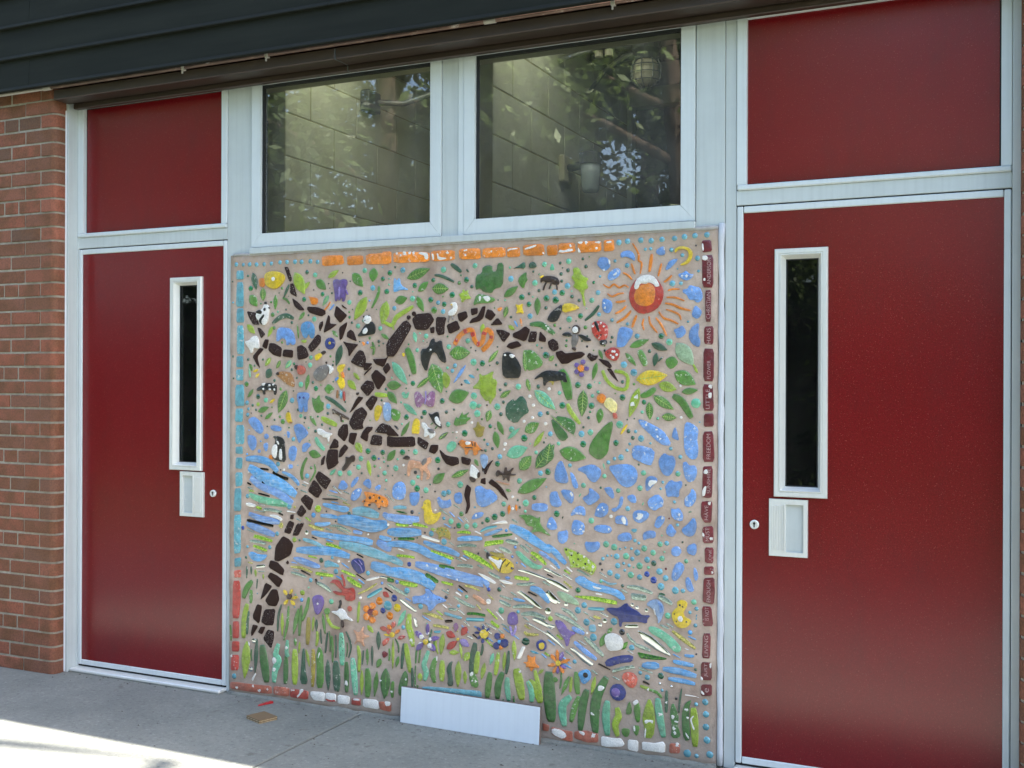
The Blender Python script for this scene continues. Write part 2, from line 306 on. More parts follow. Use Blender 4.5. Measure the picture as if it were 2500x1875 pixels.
# ------------------------------------------------------------------ brick walls
CH=.0677; BY=-.13
def bullnose(name,x0,x1,y1,h):
    """corner brick with a rounded outer corner at x1"""
    r=.032;P=[(x0,BY),]
    for k in range(6):
        a=-math.pi/2+k*math.pi/10; P.append((x1-r+r*math.cos(a),BY+r+r*math.sin(a)))
    P+=[(x1,y1),(x0,y1)];n=len(P);e=.003
    V=[(p[0],p[1],z) for z in(0,h) for p in P];F=[list(range(n))[::-1],list(range(n,2*n))]+[[i,(i+1)%n,n+(i+1)%n,n+i] for i in range(n)]
    return V,F
def brick_wall(name,label,xa,xb,corner):
    w=empty(name,(0,0,-.03)); tag(w,label,'wall')
    V,F=bullnose('m',-abs(xb-xa),-.004,.05,2.85); V=[(v[0],max(v[1]+.005,BY+.005) if v[1]<.04 else v[1],v[2]) for v in V]
    if corner<0: V=[(-v[0],v[1],v[2]) for v in V];F=[f[::-1] for f in F]
    mo=obj('mortar',V,F,M['mortar'],w,((xb if corner>0 else xa),0,.0005))
    cache={}
    rows=int(2.86/CH)
    for r in range(rows):
        z0=-.03+r*CH; h=CH-.0105; hd=(r%6==3)
        if hd: L=[.097,.15,.097]
        elif r%2: L=[.097]
        else: L=[.2]
        lens=L+[.2]*6; x=0
        for i,ln in enumerate(lens):
            if x>abs(xb-xa)-.02: break
            ln2=min(ln,abs(xb-xa)-x)
            key=(round(ln2,3),i==0)
            gap=.0105
            if key not in cache:
                if i==0:
                    V,F=bullnose('b',-ln2+gap/2 if True else 0,0,-.02,h)
                    if corner<0: V=[(-v[0],v[1],v[2]) for v in V];F=[f[::-1] for f in F]
                else:
                    V,F=boxg(-ln2/2+gap/2,ln2/2-gap/2,BY,-.03,0,h,.0025)
                me=bpy.data.meshes.new('brick');me.from_pydata(V,[],F);me.materials.append(M['brick']);cache[key]=me
            o=bpy.data.objects.new('brick',cache[key]);COL.objects.link(o);o.parent=w
            cx=0 if i==0 else -(x+ln2/2)
            o.location=((xb if corner>0 else xa)+(cx if corner>0 else -cx),random.uniform(-.0018,.0018),z0+.03+random.uniform(-.0008,.0008))
            o.rotation_euler=(0,random.uniform(-.004,.004),random.uniform(-.003,.003)) if i else (0,0,0)
            x+=ln
    return w
brick_wall('brick_wall','red-brown brick wall with rounded corner beside the far left door',-1.02,-.022,1)
brick_wall('brick_wall','sliver of red brick wall at the right edge beside the near door',4.196,4.62,-1)
# ------------------------------------------------------------------ metal frame of the entrance bay
fr=empty('entrance_surround',(2.1,0,-.03)); tag(fr,'pale grey metal frame holding both doors and the two windows','frame')
def fb(n,*a,mat='frame',b=.0015): return box(n,*a,M[mat],fr,b)
ZT=2.75
fb('jamb',-.115,-.006,-.062,.06,-.03,ZT); fb('jamb',4.170,4.196,-.03,.06,-.03,ZT); 
cb=fb('caulk_bead',-.024,-.016,-.068,-.0625,-.028,2.70,mat='white',b=.002)
fb('jamb_stop',-.006,.0,-.008,.05,-.025,ZT)
fb('post',.9165,1.052,-.002,.09,-.028,ZT); fb('post',3.100,3.208,-.004,.09,1.93,ZT); fb('post',3.2095,3.2505,.000,.09,-.028,ZT)
fb('post_strip',1.0522,1.0572,-.006,.05,1.955,ZT,mat='frame2'); 
fb('mullion',2.027,2.104,-.003,.09,1.955,ZT); fb('mullion_strip',2.1045,2.130,-.009,.08,1.955,ZT,mat='frame2')
fb('sill',1.054,3.1,-.022,.09,1.957,1.984); 
fb('head_rail',-.004,.914,-.004,.08,2.718,ZT); fb('head_rail',3.252,4.168,-.004,.08,2.711,ZT); fb('head_rail',1.053,3.098,.03,.09,2.725,ZT)
for x0,x1 in((-.004,.9155),(3.252,4.169)):
    fb('transom_rail',x0,x1,-.004,.09,2.033,2.086); fb('transom_ledge',x0+.003,x1-.001,-.012,.09,2.0862,2.106,mat='frame2',b=.004)
    fb('glazing_bead',x0+.0005,x0+.036,-.007,.06,2.1062,2.7175,mat='frame2'); fb('glazing_bead',x1-.034,x1-.0005,-.007,.06,2.1062,2.7175,mat='frame2')
    fb('threshold',x0,x1,-.05,.06,-.0295,-.012,mat='alum',b=.005)
# black joint behind the doors
box('rebate',-.004,.9155,.028,.04,-.02,2.05,M['gasket'],fr); box('rebate',3.252,4.169,.028,.04,-.02,2.05,M['gasket'],fr)
# ------------------------------------------------------------------ transom panels
for x0,x1,z1,l in((.034,.903,2.7175,'dark red panel above the far left door'),(3.276,4.134,2.7175,'dark red panel above the near right door')):
    t=empty('transom_panel',((x0+x1)/2,.02,2.107)); tag(t,l,'panel','red panels over the doors')
    box('panel_face',x0+.004,x1-.004,.012,.03,2.111,z1-.003,M['red'],t,.001); box('panel_gasket',x0-.001,x1+.001,.0135,.034,2.1065,z1+.002,M['gasket'],t)
# ------------------------------------------------------------------ doors
def ring(name,xo0,xo1,zo0,zo1,xi0,xi1,zi0,zi1,prof,mat,parent):
    """mitred frame: prof = list of (t, y) from outer edge (t=0) to inner edge (t=1)"""
    V=[];F=[];n=len(prof)
    for t,y in prof:
        a=xo0+(xi0-xo0)*t;b=xo1+(xi1-xo1)*t;c=zo0+(zi0-zo0)*t;d=zo1+(zi1-zo1)*t
        V+=[(a,y,c),(b,y,c),(b,y,d),(a,y,d)]
    for i in range(n-1):
        for k in range(4): F.append([i*4+k,i*4+(k+1)%4,(i+1)*4+(k+1)%4,(i+1)*4+k])
    o=obj(name,V,F,mat,parent); q=parent;pl=Vector((0,0,0))
    while q: pl+=q.location;q=q.parent
    o.location=-pl; return o
def door(x0,x1,hinge_right,label,lite,plate,lockx,pocket):
    d=empty('door',((x0+x1)/2,0,0)); tag(d,label,'door','red doors with narrow windows')
    z0,z1=-.002 if not hinge_right else -.002,2.028; tw=.024
    bx0,bx1,bz0,bz1=lite
    # leaf face with an opening for the lite
    V=[];F=[]
    for a in((x0+tw,bx0+.02,z0+tw,z1-tw),(bx1-.02,x1-tw,z0+tw,z1-tw),(bx0+.0201,bx1-.0201,z0+tw,bz0+.02),(bx0+.0201,bx1-.0201,bz1-.02,z1-tw)):
        boxg(a[0],a[1],.002,.024,a[2],a[3],0,V,F)
    lf=obj('leaf_face',V,F,M['red'],d); lf.location=-Vector(d.location)
    for n,a in(('edge_trim',(x0,x0+tw,z0,z1)),('edge_trim',(x1-tw,x1,z0,z1)),('edge_trim',(x0+tw,x1-tw,z1-tw,z1)),('edge_trim',(x0+tw,x1-tw,z0,z0+tw))):
        box(n,a[0]+.001,a[1]-.001,-.004,.026,a[2],a[3],M['frame2'],d,.003)
    gk=[]
    V=[];F=[]
    for a in((x0-.0035,x0,z0,z1),(x1,x1+.003,z0,z1),(x0,x1,z1,z1+.004),(x0,x1,z0-.010,z0)): boxg(a[0],a[1],.006,.03,a[2],a[3],0,V,F)
    g=obj('door_gap_seal',V,F,M['gasket'],d); g.location=-Vector(d.location)
    iw=.036
    fm=ring('lite_frame',bx0,bx1,bz0,bz1,bx0+iw,bx1-iw,bz0+iw,bz1-iw,[(0,.003),(0,-.010),(.08,-.014),(.42,-.014),(.46,-.011),(.52,-.011),(.56,-.015),(.62,-.015),(1,.016)],M['alum'],d)
    ring('lite_gasket',bx0+.034,bx1-.034,bz0+.034,bz1-.034,bx0+iw+.004,bx1-iw-.004,bz0+iw+.004,bz1-iw-.004,[(0,.0155),(1,.0155),(1,.02)],M['gasket'],d)
    box('pane',bx0+iw+.002,bx1-iw-.002,.018,.022,bz0+iw+.002,bz1-iw-.002,M['dglass'],d)
    # recessed pull
    px0,px1,pz0,pz1=plate;kx0,kx1=pocket;kz0,kz1=pz0+.016,pz1-.018
    pl=ring('pull_plate',px0,px1,pz0,pz1,kx0,kx1,kz0,kz1,[(0,.002),(0,-.0085),(.06,-.0105),(1,-.0105),(1,.0015)],M['alum'],d)
    box('pull_pocket',kx0-.001,kx1+.001,.0012,.0016,kz0-.001,kz1+.001,M['frame'],d)
    wide=(kx0-px0)>(px1-kx1); gx0,gx1=(px0+.010,kx0-.008) if wide else (kx1+.008,px1-.010)
    for k in range(7):
        gx=gx0+(gx1-gx0)*(k+.5)/7; box('grip_rib',gx-.0018,gx+.0018,-.0128,-.0105,pz0+.022,pz1-.022,M['alum'],d,.0008)
    box('pull_lip',(kx0-.004) if wide else kx1,(kx0) if wide else kx1+.004,-.016,-.0105,kz0,kz1,M['alum'],d,.001)
    V,F=lathe([(.0165,0),(.0165,.006),(.0135,.0085),(.0105,.0085),(.0095,.0065),(.0,.0065)],20,(lockx-d.location.x,.001,.871),'y'); lk=obj('lock_cylinder',V,F,M['alum'],d,smooth=False)
    V,F=lathe([(.0045,0),(.0045,.0012),(0,.0012)],12,(lockx-d.location.x,-.0064,.875),'y'); boxg(lockx-d.location.x-.0018,lockx-d.location.x+.0018,-.0075,-.0062,.862,.873,0,V,F)
    obj('keyhole',V,F,M['gasket'],lk)
    return d
door(.0,.915,True,'far dark red door between the brick wall and the mural',(.586,.773,.972,1.868),(.648,.785,.759,.966),.838,(.666,.728))
door(3.253,4.168,True,'near dark red door right of the mural',(3.392,3.578,.977,1.866),(3.375,3.511,.763,.968),3.321,(3.434,3.497))
# ------------------------------------------------------------------ windows
def window(x0,x1,gx0,gx1,label):
    d=empty('window',((x0+x1)/2,0,1.985)); tag(d,label,'window','windows above the mural')
    z0,z1,gz0,gz1=1.9865,2.745,2.047,2.713; e=.0008
    # four mitred rails
    for n,P in(('sash_rail',[(x0,z0),(x1,z0),(gx1,gz0),(gx0,gz0)]),('sash_rail',[(x1,z1),(x0,z1),(gx0,gz1),(gx1,gz1)]),('sash_stile',[(x0,z1),(x0,z0),(gx0,gz0),(gx0,gz1)]),('sash_stile',[(x1,z0),(x1,z1),(gx1,gz1),(gx1,gz0)])):
        c=(sum(p[0] for p in P)/4,sum(p[1] for p in P)/4); Q=[(p[0]+(c[0]-p[0])*.0015,p[1]+(c[1]-p[1])*.012) if n=='sash_rail' else (p[0]+(c[0]-p[0])*.012,p[1]+(c[1]-p[1])*.0015) for p in P]
        V=[(q[0],-.012,q[1]) for q in Q]+[(q[0],.03,q[1]) for q in Q]; F=[[0,1,2,3],[7,6,5,4]]+[[i,i+4,(i+1)%4+4,(i+1)%4] for i in range(4)]
        o=obj(n,V,F,M['frame2'],d); o.location=-Vector(d.location)
    ring('gasket',gx0-.001,gx1+.001,gz0-.001,gz1+.001,gx0+.007,gx1-.007,gz0+.004,gz1-.012,[(0,-.0095),(0,.002),(1,.004),(1,.02)],M['gasket'],d)
    pn=obj('pane',[(gx0,.013,gz0),(gx1,.013,gz0),(gx1,.013,gz1),(gx0,.013,gz1)],[[0,1,2,3]],M['glass'],d); pn.location=-Vector(d.location)
    return d
window(1.0585,2.0255,1.106,1.974,'left of the two windows above the mural')
window(2.1315,3.0975,2.181,3.043,'right of the two windows above the mural with lamp behind glass')
# ------------------------------------------------------------------ rooms behind the glass
def st(name,*a,mat='block'): 
    o=box(name,*a,M[mat]); return tag(o,kind='structure')
st('interior_floor',-.2,4.4,.1,3.6,-.1,0,mat='concrete'); st('interior_ceiling',-.2,4.4,.78,3.6,3.06,3.1,mat='ceil'); st('interior_ceiling',-.2,1.1,.21,.779,3.06,3.1,mat='ceil'); st('interior_ceiling',3.25,4.4,.21,.779,3.06,3.1,mat='ceil')
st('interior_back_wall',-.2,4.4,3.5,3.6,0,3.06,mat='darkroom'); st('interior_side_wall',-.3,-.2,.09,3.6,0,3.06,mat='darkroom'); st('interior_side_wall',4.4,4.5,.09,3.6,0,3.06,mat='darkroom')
st('interior_apron_wall',1.03,3.24,.095,.2,0,1.95); st('interior_head_wall',-.2,4.4,.095,.2,2.74,3.058)
def blockwall(name,x,y0,y1):
    w=empty(name,(x,y0,0)); tag(w,kind='structure')
    box('mortar',x-.1,x-.003,y0,y1,0,3.058,m_plain('block_joint',lin(176,170,136),.9),w)
    z=0;r=0
    while z<3.05:
        h=.2033;y=y0-(.2 if r%2 else 0)
        while y<y1:
            a,b=max(y,y0)+.003,min(y+.4,y1)-.003
            if b-a>.02: box('block',x-.05,x,a,b,z+.003,min(z+h,3.055)-.003,M['block'],w,.002)
            y+=.4
        z+=h;r+=1
    return w
blockwall('partition_wall',1.085,.20,2.0); blockwall('partition_wall',2.16,.20,1.95)
st('interior_rear_wall',1.085,2.06,2.0,2.06,0,3.058); 
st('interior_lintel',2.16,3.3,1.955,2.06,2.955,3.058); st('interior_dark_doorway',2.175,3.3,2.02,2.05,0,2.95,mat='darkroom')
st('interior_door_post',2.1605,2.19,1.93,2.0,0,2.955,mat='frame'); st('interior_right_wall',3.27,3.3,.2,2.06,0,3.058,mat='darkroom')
st('ceiling_beam',2.2,3.25,1.25,1.33,3.0,3.055,mat='gasket')
lampo=empty('wall_lamp',(2.16,.98,2.43)); tag(lampo,'jar-shaped wall lamp seen through the right window','lamp')
def loc(o,p): o.location=Vector(o.location)+Vector(p); return o
V,F=boxg(0,.03,-.055,.055,-.07,.06,.006); obj('back_plate',V,F,M['plastic'],lampo)
V,F=tube([(.03,0,.0),(.09,0,.01),(.135,0,.03)],.02,10); obj('arm',V,F,M['lampcap'],lampo,smooth=True)
V,F=lathe([(.04,-.01),(.056,-.01),(.056,.042),(.036,.052),(.0,.054)],20,(.145,0,.02)); obj('cap',V,F,M['lampcap'],lampo)
V,F=lathe([(.0,-.145),(.034,-.144),(.042,-.132),(.047,-.06),(.050,-.012)],20,(.145,0,.02)); obj('glass_jar',V[::1],F,M['lampglass'],lampo,smooth=True)
cl=empty('ceiling_lamp',(2.56,1.05,3.03)); tag(cl,'caged lamp on the ceiling behind the right window','lamp')
V,F=lathe([(.07,0),(.07,-.05),(.055,-.07),(.055,-.1),(0,-.1)],18); obj('base',V,[f[::-1] for f in F],M['lampcap'],cl)
V,F=lathe([(.045,-.1),(.06,-.12),(.062,-.18),(.045,-.215),(0,-.222)],18); obj('globe',V,[f[::-1] for f in F],M['plastic'],cl,smooth=True)
V=[];F=[]
for k in range(8):
    a=k*math.pi/4; tube([(.06*math.cos(a),.06*math.sin(a),-.1),(.075*math.cos(a),.075*math.sin(a),-.14),(.072*math.cos(a),.072*math.sin(a),-.19),(.02*math.cos(a),.02*math.sin(a),-.235)],.003,5,V,F)
for z,r in((-.13,.075),(-.165,.076),(-.2,.065)): tube([(r*math.cos(k*math.pi/8),r*math.sin(k*math.pi/8),z) for k in range(17)],.003,5,V,F)
obj('guard',V,F,M['galv'],cl)
cdt=empty('ceiling_conduit',(2.3,.9,3.0)); tag(cdt,'grey conduit and junction boxes on the ceiling behind the right window','conduit')
V,F=tube([(-.13,.0,-.06),(.0,.05,-.02),(.1,.12,.0),(.25,.16,.01)],.012,8); obj('conduit_run',V,F,M['galv'],cdt,smooth=True)
V,F=tube([(-.1,.35,-.12),(.02,.25,-.06),(.14,.17,-.03),(.26,.15,-.02)],.011,8); obj('conduit_run',V,F,M['galv'],cdt,smooth=True)
V,F=boxg(.02,.12,.02,.12,-.02,.045,.006); obj('junction_box',V,F,M['lampcap'],cdt)
V,F=lathe([(.02,0),(.02,-.03),(0,-.03)],10,(.05,.07,-.02)); obj('coupling',V,F,M['plastic'],cdt)
V,F=lathe([(.02,0),(.02,-.03),(0,-.03)],10,(.1,.07,-.02)); obj('coupling',V,F,M['plastic'],cdt)
cd2=empty('ceiling_conduit',(1.3,.8,2.95)); tag(cd2,'conduit hanging below the ceiling behind the left window','conduit')
V,F=tube([(-.21,.1,-.1),(-.05,.2,-.1),(.1,.25,-.05),(.3,.3,-.03),(.6,.3,.0)],.016,8); obj('conduit_run',V,F,M['galv'],cd2,smooth=True)
V,F=boxg(-.215,-.16,.03,.15,-.16,-.05,.006); obj('junction_box',V,F,M['lampcap'],cd2)
# ------------------------------------------------------------------ brown header, conduit, roof edge
hd=empty('metal_header',(2.1,-.05,2.70)); tag(hd,'brown metal header boxed over the doors and windows','header')
XL,XR=-.008,4.75
for a,b in((XL,1.598),(1.6005,XR)):
    box('upper_box',a,b,-.155,-.0605,2.7285,2.777,M['bronze'],hd,.004)
    box('lower_lip',max(a,.02),b,-.060,-.030,2.7035,2.7280,M['bronze'],hd,.003)
    box('lower_face',max(a,.02),b,-.0598,-.004,2.7282,2.79,M['bronze'],hd)
box('seam',1.5986,1.5999,-.1554,-.0605,2.7277,2.775,M['galv'],hd); box('seam',1.5986,1.5999,-.0605,-.03,2.7033,2.7275,M['galv'],hd)
cp=empty('conduit',(2,-.165,2.785)); tag(cp,'thin weathered conduit running on top of the brown header','conduit')
V,F=tube([(-1.02-2,0,.0),(-.03-2,0,.0)],.0075,10); obj('pale_run',V,F,M['pipew'],cp,smooth=True); 
V,F=tube([(-.02-2,0,.0),(2.9,0,.0)],.0075,10); obj('run',V,F,M['pipe'],cp,smooth=True)
for x in(-.06,2.30): V,F=tube([(x-2,0,0),(x+.05-2,0,0)],.0105,10); obj('coupling',V,F,M['pipew'],cp,smooth=False)
for x in(.80,2.83,1.26): V,F=boxg(x-2-.008,x-2+.008,-.011,.01,-.013,.011,.002); V,F=lathe([(.004,0),(.004,-.02),(0,-.02)],8,(x-2,-.008,-.008),'z',V,F); obj('clip',V,F,M['pipew'],cp)
rf=empty('roof_fascia',(1,-.2,2.78)); tag(rf,'dark grey lapped board fascia along the roof edge','roof')
z=2.783
for k in range(5):
    for xa,xb in((-3.0,-.122),(-.120,2.9),(2.902,7.5)) if k%2==0 else ((-3.,1.6),(1.602,7.5)):
        P=[(-.196,z+.160),(-.200,z+.020),(-.2135,z+.004),(-.2135,z),(-.192,z-.001),(-.190,z+.160)]
        n=len(P); V=[(x,y,zz) for x in(xa,xb) for y,zz in P]; F=[list(range(n)),list(range(n,2*n))[::-1]]+[[i,n+i,n+(i+1)%n,(i+1)%n] for i in range(n)]
        o=obj('board',V,F,M['siding'],rf); o.location=-Vector(rf.location)
    z+=.152
box('soffit',-3,7.5,-.189,-.02,2.795,2.81,m_plain('soffit_paint',lin(78,34,34),.7),rf)
for a in((-3,7.5,-.225,.2),(-3,7.5,.8,4.2),(-3,1.08,.2005,.7995),(3.27,7.5,.2005,.7995)): box('roof_deck',*a,3.42,3.5,M['siding'],rf)
rl=empty('added_rooflight',(2.17,.5,3.07)); tag(rl,'added opal light well, unseen, brightening the rooms behind the windows','added_rooflight')  # added out of view to brighten the walls behind the glass
opal=NT('added_opal_sheet'); tl=opal.n('ShaderNodeBsdfTranslucent'); tl.inputs[0].default_value=(.24,.25,.23,1); opal.l(tl.outputs[0],opal.out.inputs[0])
for a,b in((1.102,2.12),(2.15,3.248)): o=obj('added_opal_panel',[(a,.215,3.075),(b,.215,3.075),(b,.775,3.075),(a,.775,3.075)],[[0,1,2,3]],opal.m,rl); o.location=-Vector(rl.location)
for a in((1.08,1.1,.2,.8),(3.25,3.27,.2,.8),(1.1,3.25,.781,.8),(1.1,3.25,.2,.212)): box('added_well_side',*a,3.102,3.419,M['ceil'],rl)
box('wall_infill',-3,7.5,-.06,.1,2.812,3.415,M['darkroom'],rf)
# ------------------------------------------------------------------ mosaic mural
XM=.93; YM=-.012
mural=empty('mosaic_mural',(XM,YM,0)); tag(mural,'large colourful mosaic mural of a tree, animals and sea between the red doors','mural')
nx,nz=90,80; x1,z0,z1=3.186-XM,-.028,1.954
V=[];F=[]
from mathutils import noise as mnoise
for j in range(nz+1):
    for i in range(nx+1):
        x=.012+(x1-.012)*i/nx; z=z0+(z1-z0)*j/nz; y=.0018*mnoise.noise((x*9,z*9,0))+.0012*mnoise.noise((x*31,z*31,3))
        if i in(0,nx): x+=.003*mnoise.noise((z*14,i,1))
        if j==nz: z+=.003*mnoise.noise((x*14,7,1))
        V.append((x,y,z))
for j in range(nz):
    for i in range(nx): a=j*(nx+1)+i; F.append([a,a+1,a+nx+2,a+nx+1])
n0=len(V); edge=[i for i in range(nx+1)]+[j*(nx+1)+nx for j in range(1,nz+1)]+[nz*(nx+1)+i for i in range(nx-1,-1,-1)]+[j*(nx+1) for j in range(nz-1,0,-1)]
for e in edge: V.append((V[e][0],.03,V[e][2]))
m=len(edge)
for k in range(m): F.append([edge[k],n0+k,n0+(k+1)%m,edge[(k+1)%m]])
obj('grout_bed',V,F,M['grout'],mural,smooth=True)
# caulk round the panel and mortar cove at its foot
def strip(name,pts,rad,mat,sq=1.):
    V,F=tube(pts,rad,10); return obj(name,V,F,mat,mural,smooth=True)
rnd=random.Random(3)
strip('caulk_bead',[(3.198-XM+rnd.uniform(-.0015,.0015),.006,-.02+1.99*i/40) for i in range(41)],[.0112+rnd.uniform(-.0014,.001) for i in range(41)],m_painted('mural_edge_caulk',lin(206,208,212),.6,.25))
strip('caulk_bead',[(.03+(x1-.03)*i/50,.004,1.9565+rnd.uniform(-.0012,.0012)) for i in range(51)],[.0085+rnd.uniform(-.002,.002) for i in range(51)],m_painted('dusty_caulk',lin(176,172,168),.7,.3))
strip('mortar_cove',[(.012+(x1-.012)*i/50,.003,-.034+rnd.uniform(-.002,.002)) for i in range(51)],[.018+rnd.uniform(-.004,.004) for i in range(51)],M['concrete'])
def cat(P,n=5):
    if len(P)<3: return [(P[0][0]+(P[1][0]-P[0][0])*i/n,P[0][1]+(P[1][1]-P[0][1])*i/n) for i in range(n+1)]
    Q=[P[0]]+P+[P[-1]];o=[]
    for i in range(1,len(Q)-2):
        a,b,c,d=Q[i-1:i+3]
        for k in range(n):
            t=k/n
            o.append(tuple(.5*(2*b[j]+(c[j]-a[j])*t+(2*a[j]-5*b[j]+4*c[j]-d[j])*t*t+(3*b[j]-a[j]-3*c[j]+d[j])*t**3) for j in (0,1)))
    o.append(P[-1]);return o
def spine(sh,v):
    """centre line and half widths of leaf / stroke shapes"""
    if sh=='l':
        x0,y0,x1,y1,w=v;n=8;S=[(x0+(x1-x0)*i/n,y0+(y1-y0)*i/n) for i in range(n+1)]
        W=[w*.5*max(.04,math.sin(math.pi*(i/n)**.85))**.85 for i in range(n+1)]
    else:
        w=v[0];P=[(v[i],v[i+1]) for i in range(1,len(v),2)];S=cat(P);n=len(S)-1
        if sh=='s': W=[w*.5*max(.12,math.sin(math.pi*min(1,max(0,.08+.84*i/n))))**.5 for i in range(n+1)]
        else: W=[w*.5*(.72 if i in(0,n) else 1) for i in range(n+1)]
    L=[];Rr=[]
    for i,(x,y) in enumerate(S):
        a=S[max(0,i-1)];b=S[min(n,i+1)];dx,dy=b[0]-a[0],b[1]-a[1];m=math.hypot(dx,dy) or 1
        L.append((x-dy/m*W[i],y+dx/m*W[i]));Rr.append((x+dy/m*W[i],y-dx/m*W[i]))
    return S,L,Rr
def outline(sh,kind,v):
    if sh=='d':
        x,y,r=v[:3];ry=v[3] if len(v)>3 else r;n=8 if kind in'DH' or r<5 else 14
        return [(x+r*math.cos(2*math.pi*i/n),y+ry*math.sin(2*math.pi*i/n)) for i in range(n)]
    if sh=='p':
        P=[(v[i],v[i+1]) for i in range(0,len(v)-1,2)];q=.13 if kind in'BNM' else .24;o=[];n=len(P)
        for i in range(n):
            a,b=P[i],P[(i+1)%n]
            o.append((a[0]+(b[0]-a[0])*q,a[1]+(b[1]-a[1])*q));o.append((a[0]+(b[0]-a[0])*(1-q),a[1]+(b[1]-a[1])*(1-q)))
    else:
        S,L,Rr=spine(sh,v);o=Rr+L[::-1]
    if sum(o[i-1][0]*o[i][1]-o[i][0]*o[i-1][1] for i in range(len(o)))<0:o.reverse()
    return o

def prism(o,h0,h1,inset,mat,name,parent,loc,dome=0):
    n=len(o);V=[];F=[]
    nrm=[]
    for i in range(n):
        a,b=o[i-1],o[(i+1)%n];dx,dy=b[0]-a[0],b[1]-a[1];m=math.hypot(dx,dy) or 1;nrm.append((-dy/m,dx/m))
    def rg(t,h): V.extend([((o[i][0]+nrm[i][0]*t-loc[0])/1000,-(h-loc[2])/1000,(o[i][1]+nrm[i][1]*t-loc[1])/1000) for i in range(n)])
    rg(0,h0);rg(0,h1-inset*.9);rg(inset*.35,h1-inset*.28);rg(inset,h1)
    L=4
    for k in range(L-1):
        for i in range(n): F.append([k*n+i,k*n+(i+1)%n,(k+1)*n+(i+1)%n,(k+1)*n+i])
    if dome:
        cx=sum(p[0] for p in o)/n;cy=sum(p[1] for p in o)/n
        for s,hh in((.75,dome*.45),(.4,dome*.85)):
            b=len(V);V.extend([((cx+(p[0]-cx)*s-loc[0])/1000,-(h1+hh-loc[2])/1000,(cy+(p[1]-cy)*s-loc[1])/1000) for p in o])
            for i in range(n): F.append([b-n+i,b-n+(i+1)%n,b+(i+1)%n,b+i])
        V.append(((cx-loc[0])/1000,-(h1+dome-loc[2])/1000,(cy-loc[1])/1000));b=len(V)-1
        for i in range(n): F.append([b-n+i,b-n+(i+1)%n,b])
    else:
        for tr in tessellate_polygon([[Vector((p[0],p[1],0)) for p in o]]):
            a,b,c_=tr; cr=(o[b][0]-o[a][0])*(o[c_][1]-o[a][1])-(o[b][1]-o[a][1])*(o[c_][0]-o[a][0])
            F.append([(L-1)*n+k for k in((a,b,c_) if cr>0 else (a,c_,b))])
    ob=obj(name,V,F,mat,parent,smooth=True); return ob
def leafmesh(sh,v,h0,h1,mat,name,parent,loc):
    S,Lf,Rr=spine(sh,v);n=len(S);V=[];F=[];q=lambda p,h:V.append(((p[0]-loc[0])/1000,-(h-loc[2])/1000,(p[1]-loc[1])/1000))
    mid=lambda a,b,t:(a[0]+(b[0]-a[0])*t,a[1]+(b[1]-a[1])*t)
    for i in range(n):
        for p,h in((Lf[i],h0),(Lf[i],h1-1.1),(mid(Lf[i],S[i],.22),h1),(S[i],h1-.9),(mid(Rr[i],S[i],.22),h1),(Rr[i],h1-1.1),(Rr[i],h0)): q(p,h)
    for i in range(n-1):
        for k in range(6): F.append([i*7+k,(i+1)*7+k,(i+1)*7+k+1,i*7+k+1][::-1])
    F.append([0,1,2,3,4,5,6][::-1]);F.append([(n-1)*7+k for k in range(7)])
    return obj(name,V,F,mat,parent,smooth=True)
def veins(sh,v,h,mat,parent,loc):
    S,Lf,Rr=spine(sh,v);n=len(S);V=[];F=[]
    def seg(a,b,w):
        dx,dy=b[0]-a[0],b[1]-a[1];m=math.hypot(dx,dy) or 1;nx_,ny_=-dy/m*w,dx/m*w;k=len(V)
        for p,s,hh in((a,1,h-.8),(a,-1,h-.8),(b,-1,h-.8),(b,1,h-.8),(a,0,h+.55),(b,0,h+.45)): V.append(((p[0]+nx_*s-loc[0])/1000,-(hh-loc[2])/1000,(p[1]+ny_*s-loc[1])/1000))
        F.extend([[k,k+4,k+5,k+3],[k+1,k+2,k+5,k+4]])
    seg(S[0],S[-1],1.1) if sh=='l' else [seg(S[i],S[i+1],1.1) for i in range(n-1)]
    for i in range(1,n-2):
        for side in(Lf,Rr):
            t=side[i+1]; seg(S[i],(S[i][0]+(t[0]-S[i][0])*.82,S[i][1]+(t[1]-S[i][1])*.82),.8)
    return obj('vein',V,F,mat,parent)
KN=dict(L='leaf_tile',V='leaf_tile',K='grass_blade_tile',G='glass_gem',T='glass_bead',D='pebble',N='border_tile',B='bark_tile',S='sky_tile',W='wave_tile',M='mirror_shard',P='clay_petal',F='clay_fragment',Y='sun_ray')
KH=dict(L=3.8,V=3.8,K=3.8,G=1.8,T=1.5,D=2.2,N=3.4,B=4.4,S=3.4,W=3.6,M=2.8,P=3.6,F=3.6,Y=3.6)
letter_mat=m_plain('incised_letters',lin(196,164,160),.8)
vein_light=m_glaze('glaze_vein',lin(168,196,96),.2)
rnd=random.Random(11); cur=None
